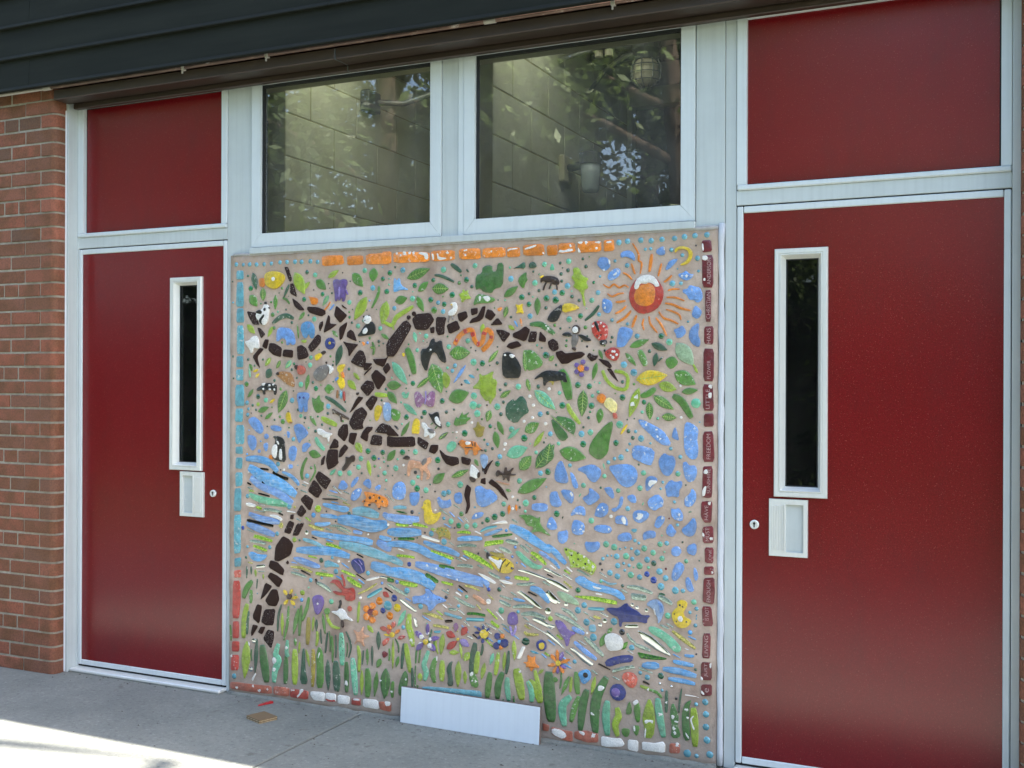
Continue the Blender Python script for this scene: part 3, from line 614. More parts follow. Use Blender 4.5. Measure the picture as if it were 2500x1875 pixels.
# shape kind colour coordinates in mm on the wall plane (from the left edge, from the door foot); + = piece set on the one before, white patches and the sun's white cap among them
DATA='''d T ag 44 1914 10.5
d T ag 84 1911 8.9
d T ag 119 1911 10.4
d T ag 157 1909 10.3
d T ag 199 1909 9.5
d T ag 239 1910 9.5
d T ag 286 1913 10.2
d T ag 324 1913 9.8
d T ag 367 1912 10.8
d T ag 402 1910 10.7
d T ag 449 1911 11.4
d T ag 486 1906 9.9
p N or 509 1927 538 1932 618 1930 626 1890 512 1886
p N or 639 1924 721 1925 721 1886 641 1885
p N or 734 1928 860 1930 860 1881 735 1885
p N tb 47 1886 85 1885 86 1845 45 1846
p N tb 48 1833 83 1833 89 1723 44 1723
p N tb 50 1715 86 1715 91 1650 47 1651
p N tb 51 1637 86 1638 92 1508 50 1509
p N tb 49 1499 85 1499 86 1449 47 1449
l L dg 139 1873 158 1797 29.6
p yellow_fish ye 210 1868 243 1876 283 1872 311 1858 317 1841 303 1819 284 1803 259 1795 231 1803 209 1819 202 1845
+p tail or 174 1846 202 1847 209 1832 203 1806 180 1808
+d eye wh 254 1840 9.5
d G eg 125 1803 12.6
d G dg 110 1860 5.9
d G mg 298 1798 6.5
l V mg 194 1803 195 1745 33
l L mg 123 1773 162 1722 44
l L mg 264 1769 262 1705 22.6
l L dg 337 1814 308 1755 13.7
s L mg 10.9 302 1755 324 1746 340 1727
p B br 312 1892 331 1890 353 1835 343 1825 337 1830
p B br 343 1817 359 1817 381 1756 343 1773
p B br 354 1753 387 1733 421 1698 395 1697 366 1717
p B br 437 1713 485 1710 528 1695 530 1679 509 1668 446 1686 433 1702
p B br 585 1714 612 1693 639 1672 635 1662 605 1637 574 1671
p B br 612 1718 642 1697 619 1705
p B br 543 1675 553 1665 551 1637 589 1633 559 1614 519 1596
p B br 501 1642 517 1648 515 1628 501 1602 495 1622
p B br 639 1641 642 1632 616 1570 603 1564 600 1618
p B br 660 1609 675 1599 690 1559 673 1563 640 1578 643 1598
p B br 165 1626 179 1624 208 1596 185 1577
p B br 208 1574 228 1571 216 1529 192 1541
p B br 232 1556 260 1555 299 1534 295 1492 253 1503 226 1524
p B br 309 1527 359 1524 357 1489 303 1497
p B br 380 1539 404 1546 428 1532 443 1498 428 1487 385 1480
p B br 488 1592 506 1583 506 1557 486 1535 455 1512 437 1537
p B br 179 1536 200 1530 163 1495 180 1444 163 1459 138 1497
p B br 620 1559 643 1552 699 1545 681 1529 651 1492 647 1523
p B br 703 1521 722 1516 737 1485 729 1444 696 1452 660 1469 681 1498
l L lg 367 1865 419 1769 54
l L lg 446 1820 395 1780 21.3
d G dg 431 1864 10
d G tg 474 1850 11.3
l L mg 481 1828 531 1785 39
l V lg 543 1836 596 1866 24.5
d G eg 513 1765 10.6
d G eg 417 1745 11.4
d D bk 545 1810 2.8
d D bk 551 1790 2.8
d D bk 467 1785 2.8
d D bk 617 1854 2.8
l V tg 545 1759 516 1715 21.7
p P or 438 1760 454 1755 491 1749 489 1722 458 1719 450 1739
p purple_elephant pu 568 1812 573 1825 589 1828 604 1821 619 1827 638 1824 644 1810 634 1791 634 1765 629 1732 617 1728 614 1750 600 1730 593 1748 589 1732 579 1732 579 1764 573 1793
+p trunk pv 598 1792 608 1792 606 1750 598 1747
+b tail pu 4.2 634 1781 642 1765 646 1759
l L mg 668 1850 720 1791 45
l L mg 776 1868 769 1810 44
d G tg 728 1859 11.6
d G eg 819 1820 10.1
d G eg 853 1844 11.4
d T ag 769 1783 12.3
d G eg 838 1766 12.1
d G eg 706 1765 12.4
d G tg 651 1725 11.1
s L mg 14.2 800 1790 796 1754 765 1698
l L lg 739 1746 678 1650 48
l V lg 838 1725 817 1628 47
s L or 7 555 1731 543 1714 524 1695
s L sb 8.4 574 1719 551 1694
d G mg 239 1738 5.8
d G dg 320 1703 5.1
d G mg 247 1682 10.9
s L dg 22.6 248 1643 284 1667 324 1676 362 1662
l L mg 421 1690 390 1656 17.8
d G tg 470 1658 12
d G dg 351 1645 7.2
p panda_figure wh 203 1730 227 1726 231 1706 228 1676 222 1650 203 1632 179 1651 156 1674 162 1694 195 1710
+p ear bk 203 1739 215 1741 217 1731 205 1731
+p arm bk 156 1698 179 1707 195 1697 187 1684 162 1691
+p leg bk 175 1661 203 1688 207 1677 187 1654 199 1634 175 1651
+p eye bk 199 1710 213 1716 213 1701 203 1698
+p ear bk 227 1716 233 1716 232 1706
p B br 106 1701 154 1694 158 1674 175 1638 142 1640 121 1669
l L lg 107 1641 150 1600 29.7
l L lg 248 1630 222 1584 20.1
d G mg 256 1623 8
p white_bear wh 138 1587 163 1590 175 1568 177 1532 163 1533 146 1538 140 1514 130 1512 126 1529 101 1556 99 1566 122 1569
p blue_elephant sb 280 1622 308 1625 344 1618 364 1595 374 1552 357 1544 345 1559 337 1545 325 1546 325 1569 301 1579 281 1563 271 1563 272 1596
d G mg 300 1558 5.8
p light_blue_elephant wb 407 1640 435 1650 462 1642 474 1619 472 1577 455 1571 443 1597 431 1574 416 1578 406 1601 400 1614
+p ear sb 441 1639 454 1639 451 1623 435 1613
l L mg 382 1637 388 1575 7.2
p P lg 400 1568 431 1569 428 1555 408 1555
d blue_flower nv 555 1550 26.2
+d center ye 555 1552 6.3
l L mg 565 1606 593 1578 16.8
p P ye 473 1499 502 1512 517 1499 488 1475 477 1480
p P br 504 1512 525 1522 536 1512 517 1499
l L dg 613 1543 586 1454 33
d G mg 556 1495 5.6
l V lg 237 1490 208 1454 21.9
l V mg 291 1478 271 1443 18.1
l V tg 349 1478 319 1443 21.6
d G tg 453 1490 9.9
d G dg 195 1483 5.1
d G dg 665 1638 6.2
d G tg 696 1623 11
p panda_figure bk 732 1627 766 1645 784 1623 784 1597 777 1587 740 1582 699 1577 697 1585 710 1596
+d head wh 745 1649 18.4
+d eye bk 735 1646 4.1
+d eye bk 749 1648 4.1
+d ear bk 728 1662 4.8
+d ear bk 751 1664 4.8
+p belly wh 725 1608 743 1617 749 1601 740 1589 721 1589
d G tg 807 1611 10.2
l L mg 812 1588 850 1564 16.9
d G dg 800 1556 6.8
s L mg 10.2 768 1554 777 1528 772 1500
l V mg 759 1532 784 1528 12.3
p P or 716 1558 733 1551 729 1540 720 1540
d G sb 744 1551 6.8
d T sb 753 1730 4.1
d D dg 741 1690 3.4
p N tb 47 1438 86 1440 86 1388 47 1389
p N tb 43 1369 89 1371 91 1299 93 1275 43 1272
p N tb 46 1262 86 1263 84 1202 41 1202
p N tb 48 1187 92 1189 93 1102 44 1101
p N tb 45 1089 84 1092 85 1057 45 1058
p N tb 47 1041 85 1042 81 990 45 991
s L tg 8.9 122 1454 122 1429 126 1403
l L mg 122 1464 137 1433 18.5
d G dg 149 1456 5.5
l P ye 141 1428 170 1439 11.1
l P ye 153 1403 176 1421 13.3
p L dg 212 1436 241 1446 250 1416 229 1398 211 1403
d G mg 105 1373 12.6
d G dg 259 1390 7.3
p hedgehog ob 267 1421 285 1429 325 1430 353 1423 365 1396 369 1361 353 1364 322 1377 281 1408
+p face br 265 1420 285 1430 291 1416 281 1411
p red_hedgehog ro 383 1453 404 1458 426 1445 426 1426 409 1414 385 1419
+p face br 367 1449 377 1460 389 1453 381 1434
d G dg 352 1437 6.5
d G dg 379 1401 5
l L mg 442 1416 428 1348 20.6
p badger_figure gy 467 1419 490 1448 537 1461 554 1451 548 1426 533 1400 502 1384 475 1397
+p face wh 537 1461 560 1454 575 1440 564 1422 552 1416 556 1445
+p ear br 531 1467 538 1474 539 1461
d G tg 449 1457 11.4
p cow_figure bk 164 1353 188 1365 221 1380 269 1373 274 1360 270 1326 260 1326 257 1347 229 1347 209 1345 209 1327 201 1327 197 1347 166 1341
+p patch wh 192 1376 213 1380 209 1365 196 1366
+p patch wh 229 1372 241 1373 243 1365 231 1363
+p patch wh 251 1375 262 1376 261 1368 252 1367
+p patch wh 196 1355 207 1357 207 1347 199 1347
+p patch wh 231 1354 245 1354 245 1347 233 1345
+p patch wh 257 1354 267 1355 268 1344 258 1344
d G dg 169 1317 11.8
d G tg 212 1302 11.7
d G mg 293 1352 7.3
l L mg 143 1350 112 1313 16.3
l P ye 235 1289 262 1309 11
d D lg 169 1283 9.6
d T ag 107 1289 10.4
d T ag 115 1261 7.4
d G dg 139 1278 6.7
l L mg 170 1250 229 1271 25.8
d G dg 158 1258 5.9
d T ag 354 1302 12.2
l V mg 324 1346 282 1247 47
d G tg 401 1372 12.9
d G eg 480 1355 12
d G dg 464 1381 7.1
p blue_elephant sb 385 1335 405 1338 436 1338 448 1329 446 1312 437 1296 439 1254 421 1251 419 1277 413 1276 411 1250 394 1252 391 1289 383 1309
+d eye nv 399 1315 5.7
+d eye nv 420 1315 5.7
p L mg 458 1319 479 1306 499 1332 506 1300 526 1294 518 1271 526 1265 487 1243 466 1274
l L mg 526 1353 575 1354 42
p parrot_figure ye 598 1457 639 1462 621 1438 613 1413 628 1394 632 1365 613 1349 598 1371 590 1394 606 1419 590 1438
+p wing or 609 1426 624 1429 630 1400 617 1403
+p wing sb 581 1400 602 1408 602 1397 583 1384
+p tail re 621 1343 632 1343 633 1301 625 1303
+p tail ag 606 1349 619 1343 617 1314 610 1311
+p tail ob 591 1349 598 1349 598 1314 587 1314
d G dg 651 1439 6.9
l L lg 675 1424 705 1392 16.5
l L lg 645 1392 687 1351 31
p B br 729 1466 770 1463 744 1435 726 1435
p B br 731 1422 766 1450 763 1441 726 1411
p B br 836 1483 847 1494 825 1447 785 1460 770 1482
p B br 845 1467 860 1442 836 1416 820 1441
p B br 787 1439 840 1400 798 1346 761 1410
p B br 741 1392 774 1384 780 1356 745 1321 707 1359
p B br 700 1323 726 1318 674 1264 655 1251 685 1305
p B br 769 1328 798 1316 764 1259 734 1293
p B br 719 1279 747 1252 721 1207 726 1185 675 1177 652 1209 682 1261
p B br 622 1202 646 1203 649 1158 630 1126 595 1154 599 1177
p B br 658 1167 695 1166 684 1134 677 1113 650 1128
p B br 743 1194 773 1194 768 1180 751 1166 746 1129 710 1147 723 1173
p B br 815 1211 859 1201 881 1168 830 1166 780 1172
p B br 771 1160 819 1156 816 1115 759 1118
p B br 578 1141 599 1129 599 1100 550 1094
p B br 632 1118 650 1101 615 1062 600 1058 607 1091
p B br 546 1092 596 1093 596 1046 600 1036 577 1016 546 1002 535 1047
p B br 531 1067 525 1027 508 1020 511 1049
p F br 685 1338 704 1340 700 1330 691 1326
s L lg 20.4 782 1334 807 1330 844 1328
d G dg 815 1307 6.1
d G dg 836 1354 6.7
p P ye 780 1275 800 1290 822 1275 808 1237 790 1215 780 1231
p blue_manatee pb 826 1291 844 1300 863 1288 864 1226 841 1216 826 1238
+d eye wh 831 1294 4.7
d T ag 545 1278 11.9
s L dg 16.9 530 1320 576 1298 637 1257
s lizard_figure bb 14 568 1264 599 1247 622 1238 652 1225
+b leg bb 4.9 610 1237 616 1212
+b leg bb 4.2 576 1256 572 1246
d G dg 542 1247 7
d G dg 386 1261 6.4
l L mg 450 1236 484 1192 18.5
s L lg 25.4 509 1228 545 1214 591 1197
d G dg 513 1198 6.3
d G dg 555 1182 6.3
d G dg 479 1169 7.1
d G dg 424 1227 7.1
l L mg 209 1218 250 1248 18.3
d D tg 401 1234 9.3
p yellow_cat ye 326 1248 344 1250 350 1220 360 1204 338 1200 322 1223
+p ear br 332 1253 338 1254 338 1248
+p foot ob 344 1209 358 1209 354 1201 344 1202
d G mg 289 1229 6.5
d G mg 305 1208 11.6
d G dg 260 1215 5.5
d G dg 188 1232 5.5
d T ag 111 1235 9.7
d T bk 132 1243 3
p S sb 113 1213 140 1228 164 1222 197 1188 201 1165 185 1148 156 1161 123 1193
p S sb 240 1189 270 1191 300 1182 298 1165 262 1163 240 1174
p S sb 368 1194 390 1201 410 1195 429 1176 443 1160 429 1141 406 1130 394 1110 378 1146 364 1181
p S sb 115 1146 152 1141 163 1118 159 1088 140 1071 118 1096 111 1126
d S sb 216 1140 12.5
p S sb 196 1105 226 1116 224 1083 212 1068
d S sb 177 1073 8.1
p S sb 326 1168 346 1161 341 1135 331 1138
d T ag 362 1131 10.1
p S sb 414 1111 437 1120 457 1109 441 1092 430 1077 410 1075 410 1098
p S sb 339 1093 363 1105 382 1094 379 1061 367 1032 347 1037 335 1057
p S sb 333 1019 359 1021 361 1002 335 999
d T wb 109 1058 5.2
d T wb 119 1166 3.7
d T wb 185 1118 4.4
d T wb 317 1148 3.6
d T dg 220 1185 3.7
p penguin_figure bk 252 1140 270 1145 303 1138 317 1121 319 1079 323 1028 287 1032 255 1041 247 1067 267 1114 266 1130
+p belly wh 257 1104 279 1107 279 1068 271 1041 251 1054 247 1080
+p wing wh 291 1088 305 1085 307 1036 287 1042
+p spot wh 273 1120 283 1122 291 1108 283 1104
+p foot or 232 1057 247 1060 255 1041 235 1040
s L tg 21.2 480 1142 496 1116 527 1088
p white_dog wh 492 1181 507 1181 519 1176 534 1166 561 1163 569 1157 553 1147 553 1124 548 1124 542 1143 523 1143 515 1152 499 1155 490 1168
d G tg 443 1183 5
l L mg 445 1075 509 1062 37
s L mg 15.7 436 1053 418 1023 407 984 413 955
s L mg 8.5 475 1025 479 993 450 947
d G mg 457 1009 7.1
d T ag 436 972 11.4
l V lg 688 1125 718 1083 33
d G eg 748 1090 12.3
d G eg 821 1087 11.5
d G eg 778 1062 12.9
d G tg 713 1057 11.7
d G tg 701 1020 11.7
d G tg 655 993 12.4
d G tg 606 990 12.5
d G tg 831 1000 10.8
l L lg 748 1052 761 986 21.1
d T bl 802 1059 4.7
d G dg 800 986 5.4
d G dg 847 1030 5.1
p brown_lizard br 617 1014 634 1031 638 1050 636 1066 653 1057 671 1073 684 1064 681 1042 668 1042 653 1025 641 1009 623 999
l L tg 556 982 585 1007 15.4
s W wb 33 103 1036 165 1038 231 1024 279 984
b M bk 9.6 182 996 229 992
b M bk 13.1 251 982 295 964 335 955
s W wb 16.6 303 984 347 970 383 944 391 928
d T ag 279 1019 10.9
d M wh 312 995 5.1
d T bk 294 994 3.6
d M wh 118 977 4.5
p N or 814 1935 860 1935 860 1885 815 1887
p N or 869 1931 1044 1924 1045 1883 871 1884
+p chip wh 991 1925 1044 1923 1040 1892 1023 1893 1023 1909 991 1918
+d chip wh 887 1924 6
+d chip wh 905 1917 5.3
+d chip wh 925 1924 8
+d chip wh 950 1922 6.6
+d chip wh 970 1923 6.6
p N or 1051 1927 1162 1926 1163 1884 1054 1884
+p chip wh 1054 1918 1065 1917 1068 1888 1060 1887
+p chip wh 1075 1915 1086 1916 1089 1899 1124 1896 1129 1887 1082 1884
+d chip wh 1129 1916 7.1
+d chip wh 1146 1894 5.8
p N or 1180 1929 1280 1928 1281 1883 1184 1886
+p chip wh 1201 1923 1221 1927 1221 1919 1203 1917
+d chip wh 1213 1903 4.5
p N or 1290 1926 1392 1927 1394 1887 1290 1888
+d chip wh 1331 1912 5
p N or 1397 1924 1455 1924 1458 1886 1400 1884
+p chip wh 1401 1919 1448 1921 1445 1914 1414 1914 1403 1906
p N or 1469 1931 1559 1931 1564 1885 1471 1888
+p chip wh 1473 1916 1529 1930 1529 1920 1478 1910
+d chip wh 1558 1894 5.5
p N or 1572 1923 1618 1925 1618 1884 1574 1883
d T ag 916 1853 12.7
l V mg 938 1818 1046 1854 43
d G tg 1110 1847 13
s L dg 18.1 1146 1869 1169 1853 1193 1834
l L dg 1216 1845 1228 1831 7.7
d G tg 1255 1857 11.5
p L gr 1260 1820 1287 1824 1292 1854 1334 1858 1334 1829 1354 1831 1357 1863 1383 1864 1384 1821 1380 1767 1341 1760 1334 1742 1294 1749 1281 1765 1257 1758
p L dg 1423 1837 1452 1850 1478 1866 1481 1835 1446 1841
p L dg 1496 1857 1518 1864 1532 1843 1517 1836 1496 1837
d G tg 1562 1850 11
p W wb 870 1763 875 1825 886 1809 902 1824 906 1790 952 1768 906 1771 886 1762
s L dg 13.1 1069 1827 1107 1819 1160 1795
d G eg 1062 1806 9.2
d G eg 974 1787 11.3
l L mg 992 1762 1039 1800 29.7
l V mg 1058 1771 1135 1768 46
d G eg 1216 1802 12.2
d G mg 1183 1790 7.7
d G dg 1241 1773 7.7
p L lg 1179 1745 1196 1746 1203 1767 1213 1752 1227 1764 1224 1743 1241 1724 1214 1722 1197 1706 1190 1732
d T ag 1416 1798 12.4
p L mg 1468 1816 1486 1823 1485 1802 1491 1793 1478 1776 1475 1757 1459 1765 1446 1795
d G tg 1521 1778 12.2
l L mg 1387 1727 1447 1767 29.6
p brown_boar br 1547 1794 1565 1805 1602 1802 1618 1794 1628 1782 1625 1765 1599 1769 1592 1778 1571 1778 1558 1785 1546 1776
+b leg br 5.5 1571 1778 1562 1761 1558 1748
+b leg br 5.5 1595 1777 1584 1752
+b leg br 4.8 1615 1771 1618 1748
+p leaf ye 1542 1800 1558 1808 1561 1802 1547 1795
d G dg 1539 1747 6.7
d G dg 1496 1736 6.1
d G eg 1464 1723 12.3
d G eg 1571 1716 12.2
d G eg 1496 1694 11.1
d G dg 1569 1678 7.3
l L mg 1533 1720 1533 1651 26.9
p yellow_starfish ye 1436 1698 1454 1691 1472 1699 1466 1682 1475 1655 1459 1664 1440 1658 1449 1676
p L mg 1246 1694 1264 1744 1304 1737 1354 1719 1328 1703 1271 1704
+p chip wh 1274 1736 1288 1732 1281 1709 1274 1717
+p chip wh 1291 1731 1321 1734 1333 1717 1311 1707 1301 1719
d G eg 1151 1742 13.6
d G eg 1114 1705 11.7
d T ag 1085 1712 9.8
d G eg 1050 1725 12.4
d G tg 963 1732 12.6
d G mg 1066 1682 14.4
l L mg 881 1722 938 1736 37
l L mg 986 1741 1017 1677 29.7
d T ag 876 1694 10.1
d T ag 1109 1675 11
p goose_figure wh 1152 1711 1171 1712 1178 1689 1173 1671 1159 1657 1135 1657 1135 1675 1159 1687 1156 1699 1144 1703
+p beak ye 1144 1701 1154 1708 1156 1699
+b leg gy 5.2 1139 1657 1135 1630
+b leg gy 5.2 1152 1655 1158 1640
s L lg 20.3 819 1643 863 1623 888 1657 935 1683 967 1701
b L lg 7.4 870 1617 874 1604
d B br 971 1669 9.9
d B br 946 1654 9.3
p B br 917 1636 939 1643 962 1615 878 1492 842 1492 838 1548
p B br 962 1646 985 1668 1048 1671 1068 1640 1035 1600 980 1602
p B br 1078 1654 1125 1651 1115 1615 1115 1582 1087 1577 1075 1600
p B br 1047 1610 1069 1613 1068 1587 1052 1587
p B br 1125 1619 1175 1638 1189 1602 1139 1581
p B br 1176 1664 1217 1675 1224 1649 1194 1629 1182 1638
p B br 1237 1683 1268 1686 1268 1663 1241 1655
p B br 1290 1690 1305 1692 1295 1645 1275 1631 1229 1623 1244 1643 1268 1651
p B br 1313 1680 1335 1673 1350 1655 1328 1632 1301 1647
p B br 1358 1645 1381 1616 1325 1614
p B br 1350 1596 1381 1595 1417 1580 1385 1542
p B br 1427 1580 1456 1591 1482 1608 1502 1593 1481 1546 1427 1565
p B br 1503 1586 1532 1586 1526 1544 1492 1544
p B br 1544 1588 1570 1560 1569 1543 1539 1548
p B br 1398 1527 1411 1541 1447 1550 1466 1530 1421 1517
l L tg 971 1593 982 1550 18.5
d G tg 1029 1575 11.2
d G tg 1136 1530 11
d G tg 987 1517 9.2
d G tg 1224 1553 10.9
b orange_snake or 19.3 1163 1538 1187 1574 1221 1595 1245 1594 1255 1558 1275 1537 1292 1552 1298 1582 1312 1596 1328 1587 1332 1560 1312 1531 1289 1513
+b band re 19.2 1207 1589 1221 1594
+b band re 19.1 1246 1588 1251 1570
+b band re 19 1267 1542 1280 1538
+b band re 19 1298 1576 1301 1588
+b band re 15.7 1332 1572 1331 1560
+b band re 14.8 1177 1561 1170 1550
l L lg 1295 1621 1285 1585 19
l L lg 1407 1612 1434 1594 15.6
l V mg 1401 1688 1388 1645 20.6
p P or 1354 1682 1381 1687 1371 1671 1361 1670
d G dg 1417 1645 5.6
s P or 8 1459 1638 1466 1608
s P wb 6.8 1433 1630 1447 1606
d T ag 1501 1647 12.3
s L gr 23.3 1501 1614 1543 1614 1572 1599 1607 1574
+d chip wh 1572 1608 4.3
+d chip wh 1580 1597 4.9
p butterfly bk 1052 1558 1070 1567 1073 1545 1104 1560 1108 1527 1122 1496 1126 1460 1098 1472 1077 1509 1056 1503 1042 1460 1032 1423 1007 1466 1005 1522 1042 1524
+d spot wh 1054 1518 4.6
d D bk 1260 1513 3.8
s L mg 33 937 1526 957 1486 975 1418
l V mg 1141 1503 1235 1505 58
p P ye 914 1505 927 1508 929 1492 918 1491
l L tg 867 1469 940 1374 40
d G eg 967 1379 11.3
l L mg 842 1371 911 1371 40
l V mg 988 1361 1051 1408 20.5
l V mg 1058 1460 1102 1341 75
p L lg 1119 1433 1145 1402 1140 1372 1119 1354 1102 1402
l V mg 1319 1465 1362 1514 18.9
d G eg 1290 1461 12.7
d G tg 1250 1466 14.6
d G dg 1357 1462 7.5
p ape_figure bk 1382 1498 1398 1506 1421 1503 1441 1482 1457 1459 1465 1435 1457 1403 1434 1400 1385 1403 1380 1447
+p face wh 1411 1494 1424 1499 1439 1487 1424 1479
+p face wh 1388 1496 1396 1499 1401 1490 1391 1489
l V mg 1483 1429 1476 1512 18.5
p L mg 1470 1512 1511 1514 1544 1485 1561 1458 1534 1438 1486 1428 1483 1473
d G eg 1569 1492 13.4
p black_bear bk 1520 1394 1528 1406 1557 1426 1582 1433 1620 1429 1657 1423 1657 1403 1664 1385 1648 1385 1639 1394 1604 1388 1592 1391 1573 1385 1569 1371 1560 1374 1560 1403 1547 1406
l V mg 1489 1398 1501 1351 19.1
d G dg 1537 1368 8.6
d G dg 1394 1376 8.1
d G tg 1451 1367 12.4
d G dg 1370 1354 6.3
l V mg 1372 1324 1417 1352 22.5
p L lg 1239 1359 1279 1390 1276 1423 1296 1408 1346 1434 1332 1403 1359 1391 1352 1361 1353 1331 1336 1313 1326 1292 1319 1313 1306 1307 1279 1342 1283 1357
l L sb 1215 1454 1160 1381 14.1
d D bk 1196 1375 5.1
d T ag 1165 1452 9.7
d T ag 1153 1431 9
l T ag 1228 1414 1257 1402 12.8
l T ag 1205 1393 1235 1378 16
l L mg 1138 1314 1229 1342 58
d G tg 1252 1329 14.6
d G tg 1358 1286 13.8
d G tg 1268 1257 14.6
d G dg 1374 1256 8.1
p pink_butterfly mv 976 1340 993 1347 1015 1325 1025 1313 1032 1326 1057 1349 1074 1344 1072 1314 1067 1283 1043 1281 1027 1298 1018 1298 1004 1278 986 1279 977 1310
+b antenna pv 4.6 1029 1347 1032 1316 1026 1292
d G eg 1106 1307 11.7
p L tg 911 1337 926 1346 933 1331 951 1347 944 1316 922 1315
l L mg 846 1343 890 1295 34
l L tg 922 1294 987 1247 26
p L mg 861 1268 879 1274 912 1256 901 1222 872 1221 863 1246
d G eg 1022 1258 11.8
d G dg 1010 1238 7.2
d G eg 936 1238 12.6
d G tg 1249 1291 17.2
l L tg 1263 1285 1288 1292 15.9
d D bk 1312 1292 3.8
d D dg 1161 1272 5.2
d G dg 1126 1261 7.1
p black_bird bk 1041 1258 1057 1249 1078 1262 1092 1259 1094 1231 1108 1192 1089 1201 1071 1213 1057 1231
+p belly wh 1073 1240 1088 1244 1099 1219 1103 1201 1085 1210 1075 1222
+b leg gr 3.3 1064 1216 1054 1209
+b leg gr 3.3 1085 1204 1075 1191
p L mg 1158 1202 1171 1245 1182 1233 1202 1266 1202 1248 1236 1265 1216 1243 1243 1240 1216 1221 1222 1215
l V mg 1326 1271 1313 1226 28.3
p L dg 1394 1293 1428 1320 1435 1308 1465 1335 1487 1312 1490 1291 1500 1266 1471 1252 1442 1217 1396 1242
l V tg 1522 1353 1611 1278 46
d T ag 1546 1259 11
d G dg 1578 1264 7.9
d M wh 1501 1329 6.8
d M wh 1517 1294 6.7
d M wh 1513 1245 6.1
d M wh 1477 1229 6.2
d M wh 1570 1222 6.7
d M wh 1584 1359 6.7
d G tg 1422 1197 12.4
d G tg 1134 1211 11
d G eg 1211 1176 14.1
l L mg 912 1157 953 1220 20
p yellow_bear ye 973 1226 987 1236 1001 1224 1001 1193 998 1168 982 1171 964 1169 966 1198
p pale_dog wh 1011 1218 1029 1215 1043 1194 1071 1185 1078 1167 1061 1151 1050 1151 1047 1169 1033 1157 1022 1158 1026 1184 1012 1199
+p saddle gy 1036 1194 1068 1188 1075 1173 1050 1172
l V dg 1091 1149 1135 1179 17.6
p P oc 1246 1198 1263 1201 1270 1231 1283 1208 1305 1205 1297 1187 1293 1163 1263 1162 1260 1186
d G eg 1327 1207 8.8
l L mg 1360 1228 1386 1175 22.5
l L mg 1348 1187 1362 1120 31
l L tg 1406 1158 1458 1202 15.6
l V mg 1481 1188 1541 1224 43
d G eg 1477 1163 14.2
l V lg 1519 1130 1564 1193 20.2
l L tg 1401 1091 1491 1126 50
l V gr 1529 1046 1608 1141 55
l V mg 1459 1037 1508 1093 49
d G tg 1529 1107 7.9
d T ag 1370 1086 10.6
d G eg 1360 1057 11.9
d M wh 1394 1137 7.5
d M wh 1389 1115 5
d G dg 1337 1117 6.9
p B br 843 1157 880 1152 976 1158 981 1123 969 1114 844 1110
p B br 843 1202 872 1187 904 1157 843 1158
p B br 992 1159 1045 1133 1031 1103 991 1125
p B br 1054 1125 1089 1126 1086 1103 1072 1087 1044 1096
p B br 1094 1108 1127 1083 1182 1077 1186 1051 1155 1040 1127 1049 1107 1073
p B br 1196 1082 1242 1071 1233 1047 1199 1053
p F bk 876 1200 883 1203 898 1191 898 1181
d G eg 918 1090 12.7
d G tg 980 1093 11.9
d G eg 1086 1063 13.7
d G tg 884 1024 10.7
l L mg 844 1052 885 1100 30
p P tg 1127 1122 1148 1144 1172 1139 1175 1121 1151 1096 1131 1101
p tiger_figure or 1184 1139 1199 1152 1213 1144 1260 1146 1273 1126 1297 1108 1274 1111 1270 1090 1253 1088 1253 1111 1233 1113 1223 1089 1215 1090 1213 1113 1199 1121 1185 1130
+p stripe wh 1216 1143 1240 1144 1243 1132 1219 1128
+b stripe br 5.1 1246 1144 1252 1126
+b stripe br 4.4 1262 1141 1262 1123
+b stripe br 5.1 1216 1119 1253 1118
+d nose br 1187 1133 4.5
+p tail br 1284 1115 1300 1109 1290 1106
p F br 916 1064 938 1080 955 1071 952 1062 941 1059
p blue_figure pb 1282 1091 1307 1094 1320 1080 1314 1053 1301 1031 1287 1055
l L mg 1257 1072 1274 1045 15.9
d M wh 923 1036 5.3
d T ag 1315 1134 6.9
d M wh 1244 1220 5.7
d M wh 1174 1180 4.5
p N or 1621 1929 1691 1929 1694 1892 1621 1889
+p chip wh 1622 1906 1639 1900 1655 1901 1665 1907 1689 1904 1688 1896 1622 1891
+d chip wh 1674 1917 5.7
p N or 1702 1932 1800 1931 1800 1889 1704 1888
+p chip wh 1702 1932 1727 1932 1723 1922 1704 1923
+p chip wh 1768 1927 1799 1930 1797 1918 1781 1922
+p chip wh 1704 1912 1715 1895 1717 1888 1704 1889
+d chip wh 1739 1926 6.8
+d chip wh 1781 1901 5.6
p N or 1810 1932 1852 1933 1853 1890 1810 1888
+p chip wh 1818 1925 1845 1929 1845 1920 1823 1918
d T ag 1871 1920 11.6
d T ag 1906 1923 10.9
d T ag 1959 1924 11.4
d T ag 2000 1920 10.8
d T ag 2042 1923 10.7
d T ag 2091 1924 10.6
d T ag 2129 1928 11.1
d T ag 2169 1930 10.5
d T ag 2214 1931 11
p N mr 2195 1911 2230 1911 2234 1869 2198 1866
+p chip wh 2195 1899 2202 1900 2205 1872 2198 1868
p N mr 2196 1856 2239 1856 2239 1735 2198 1737
+p chip wh 2196 1856 2215 1857 2221 1842 2207 1833 2195 1843
+p chip wh 2202 1771 2210 1773 2211 1761 2202 1760
+t lettering wh 2223 1796 14.6 109 ANDERSON
p N mr 2208 1725 2231 1727 2231 1610 2211 1610
+t lettering wh 2222 1670 15.7 109 CHRISTIAN
p N mr 2205 1592 2241 1594 2240 1525 2205 1528
+t lettering wh 2223 1558 15.7 63 HANS
s Y or 8.3 1926 1915 1942 1890 1951 1869 1951 1848 1963 1836 1957 1797
s Y or 12.9 2003 1870 2000 1846 1993 1803
s Y or 8.7 1922 1838 1929 1817 1937 1797
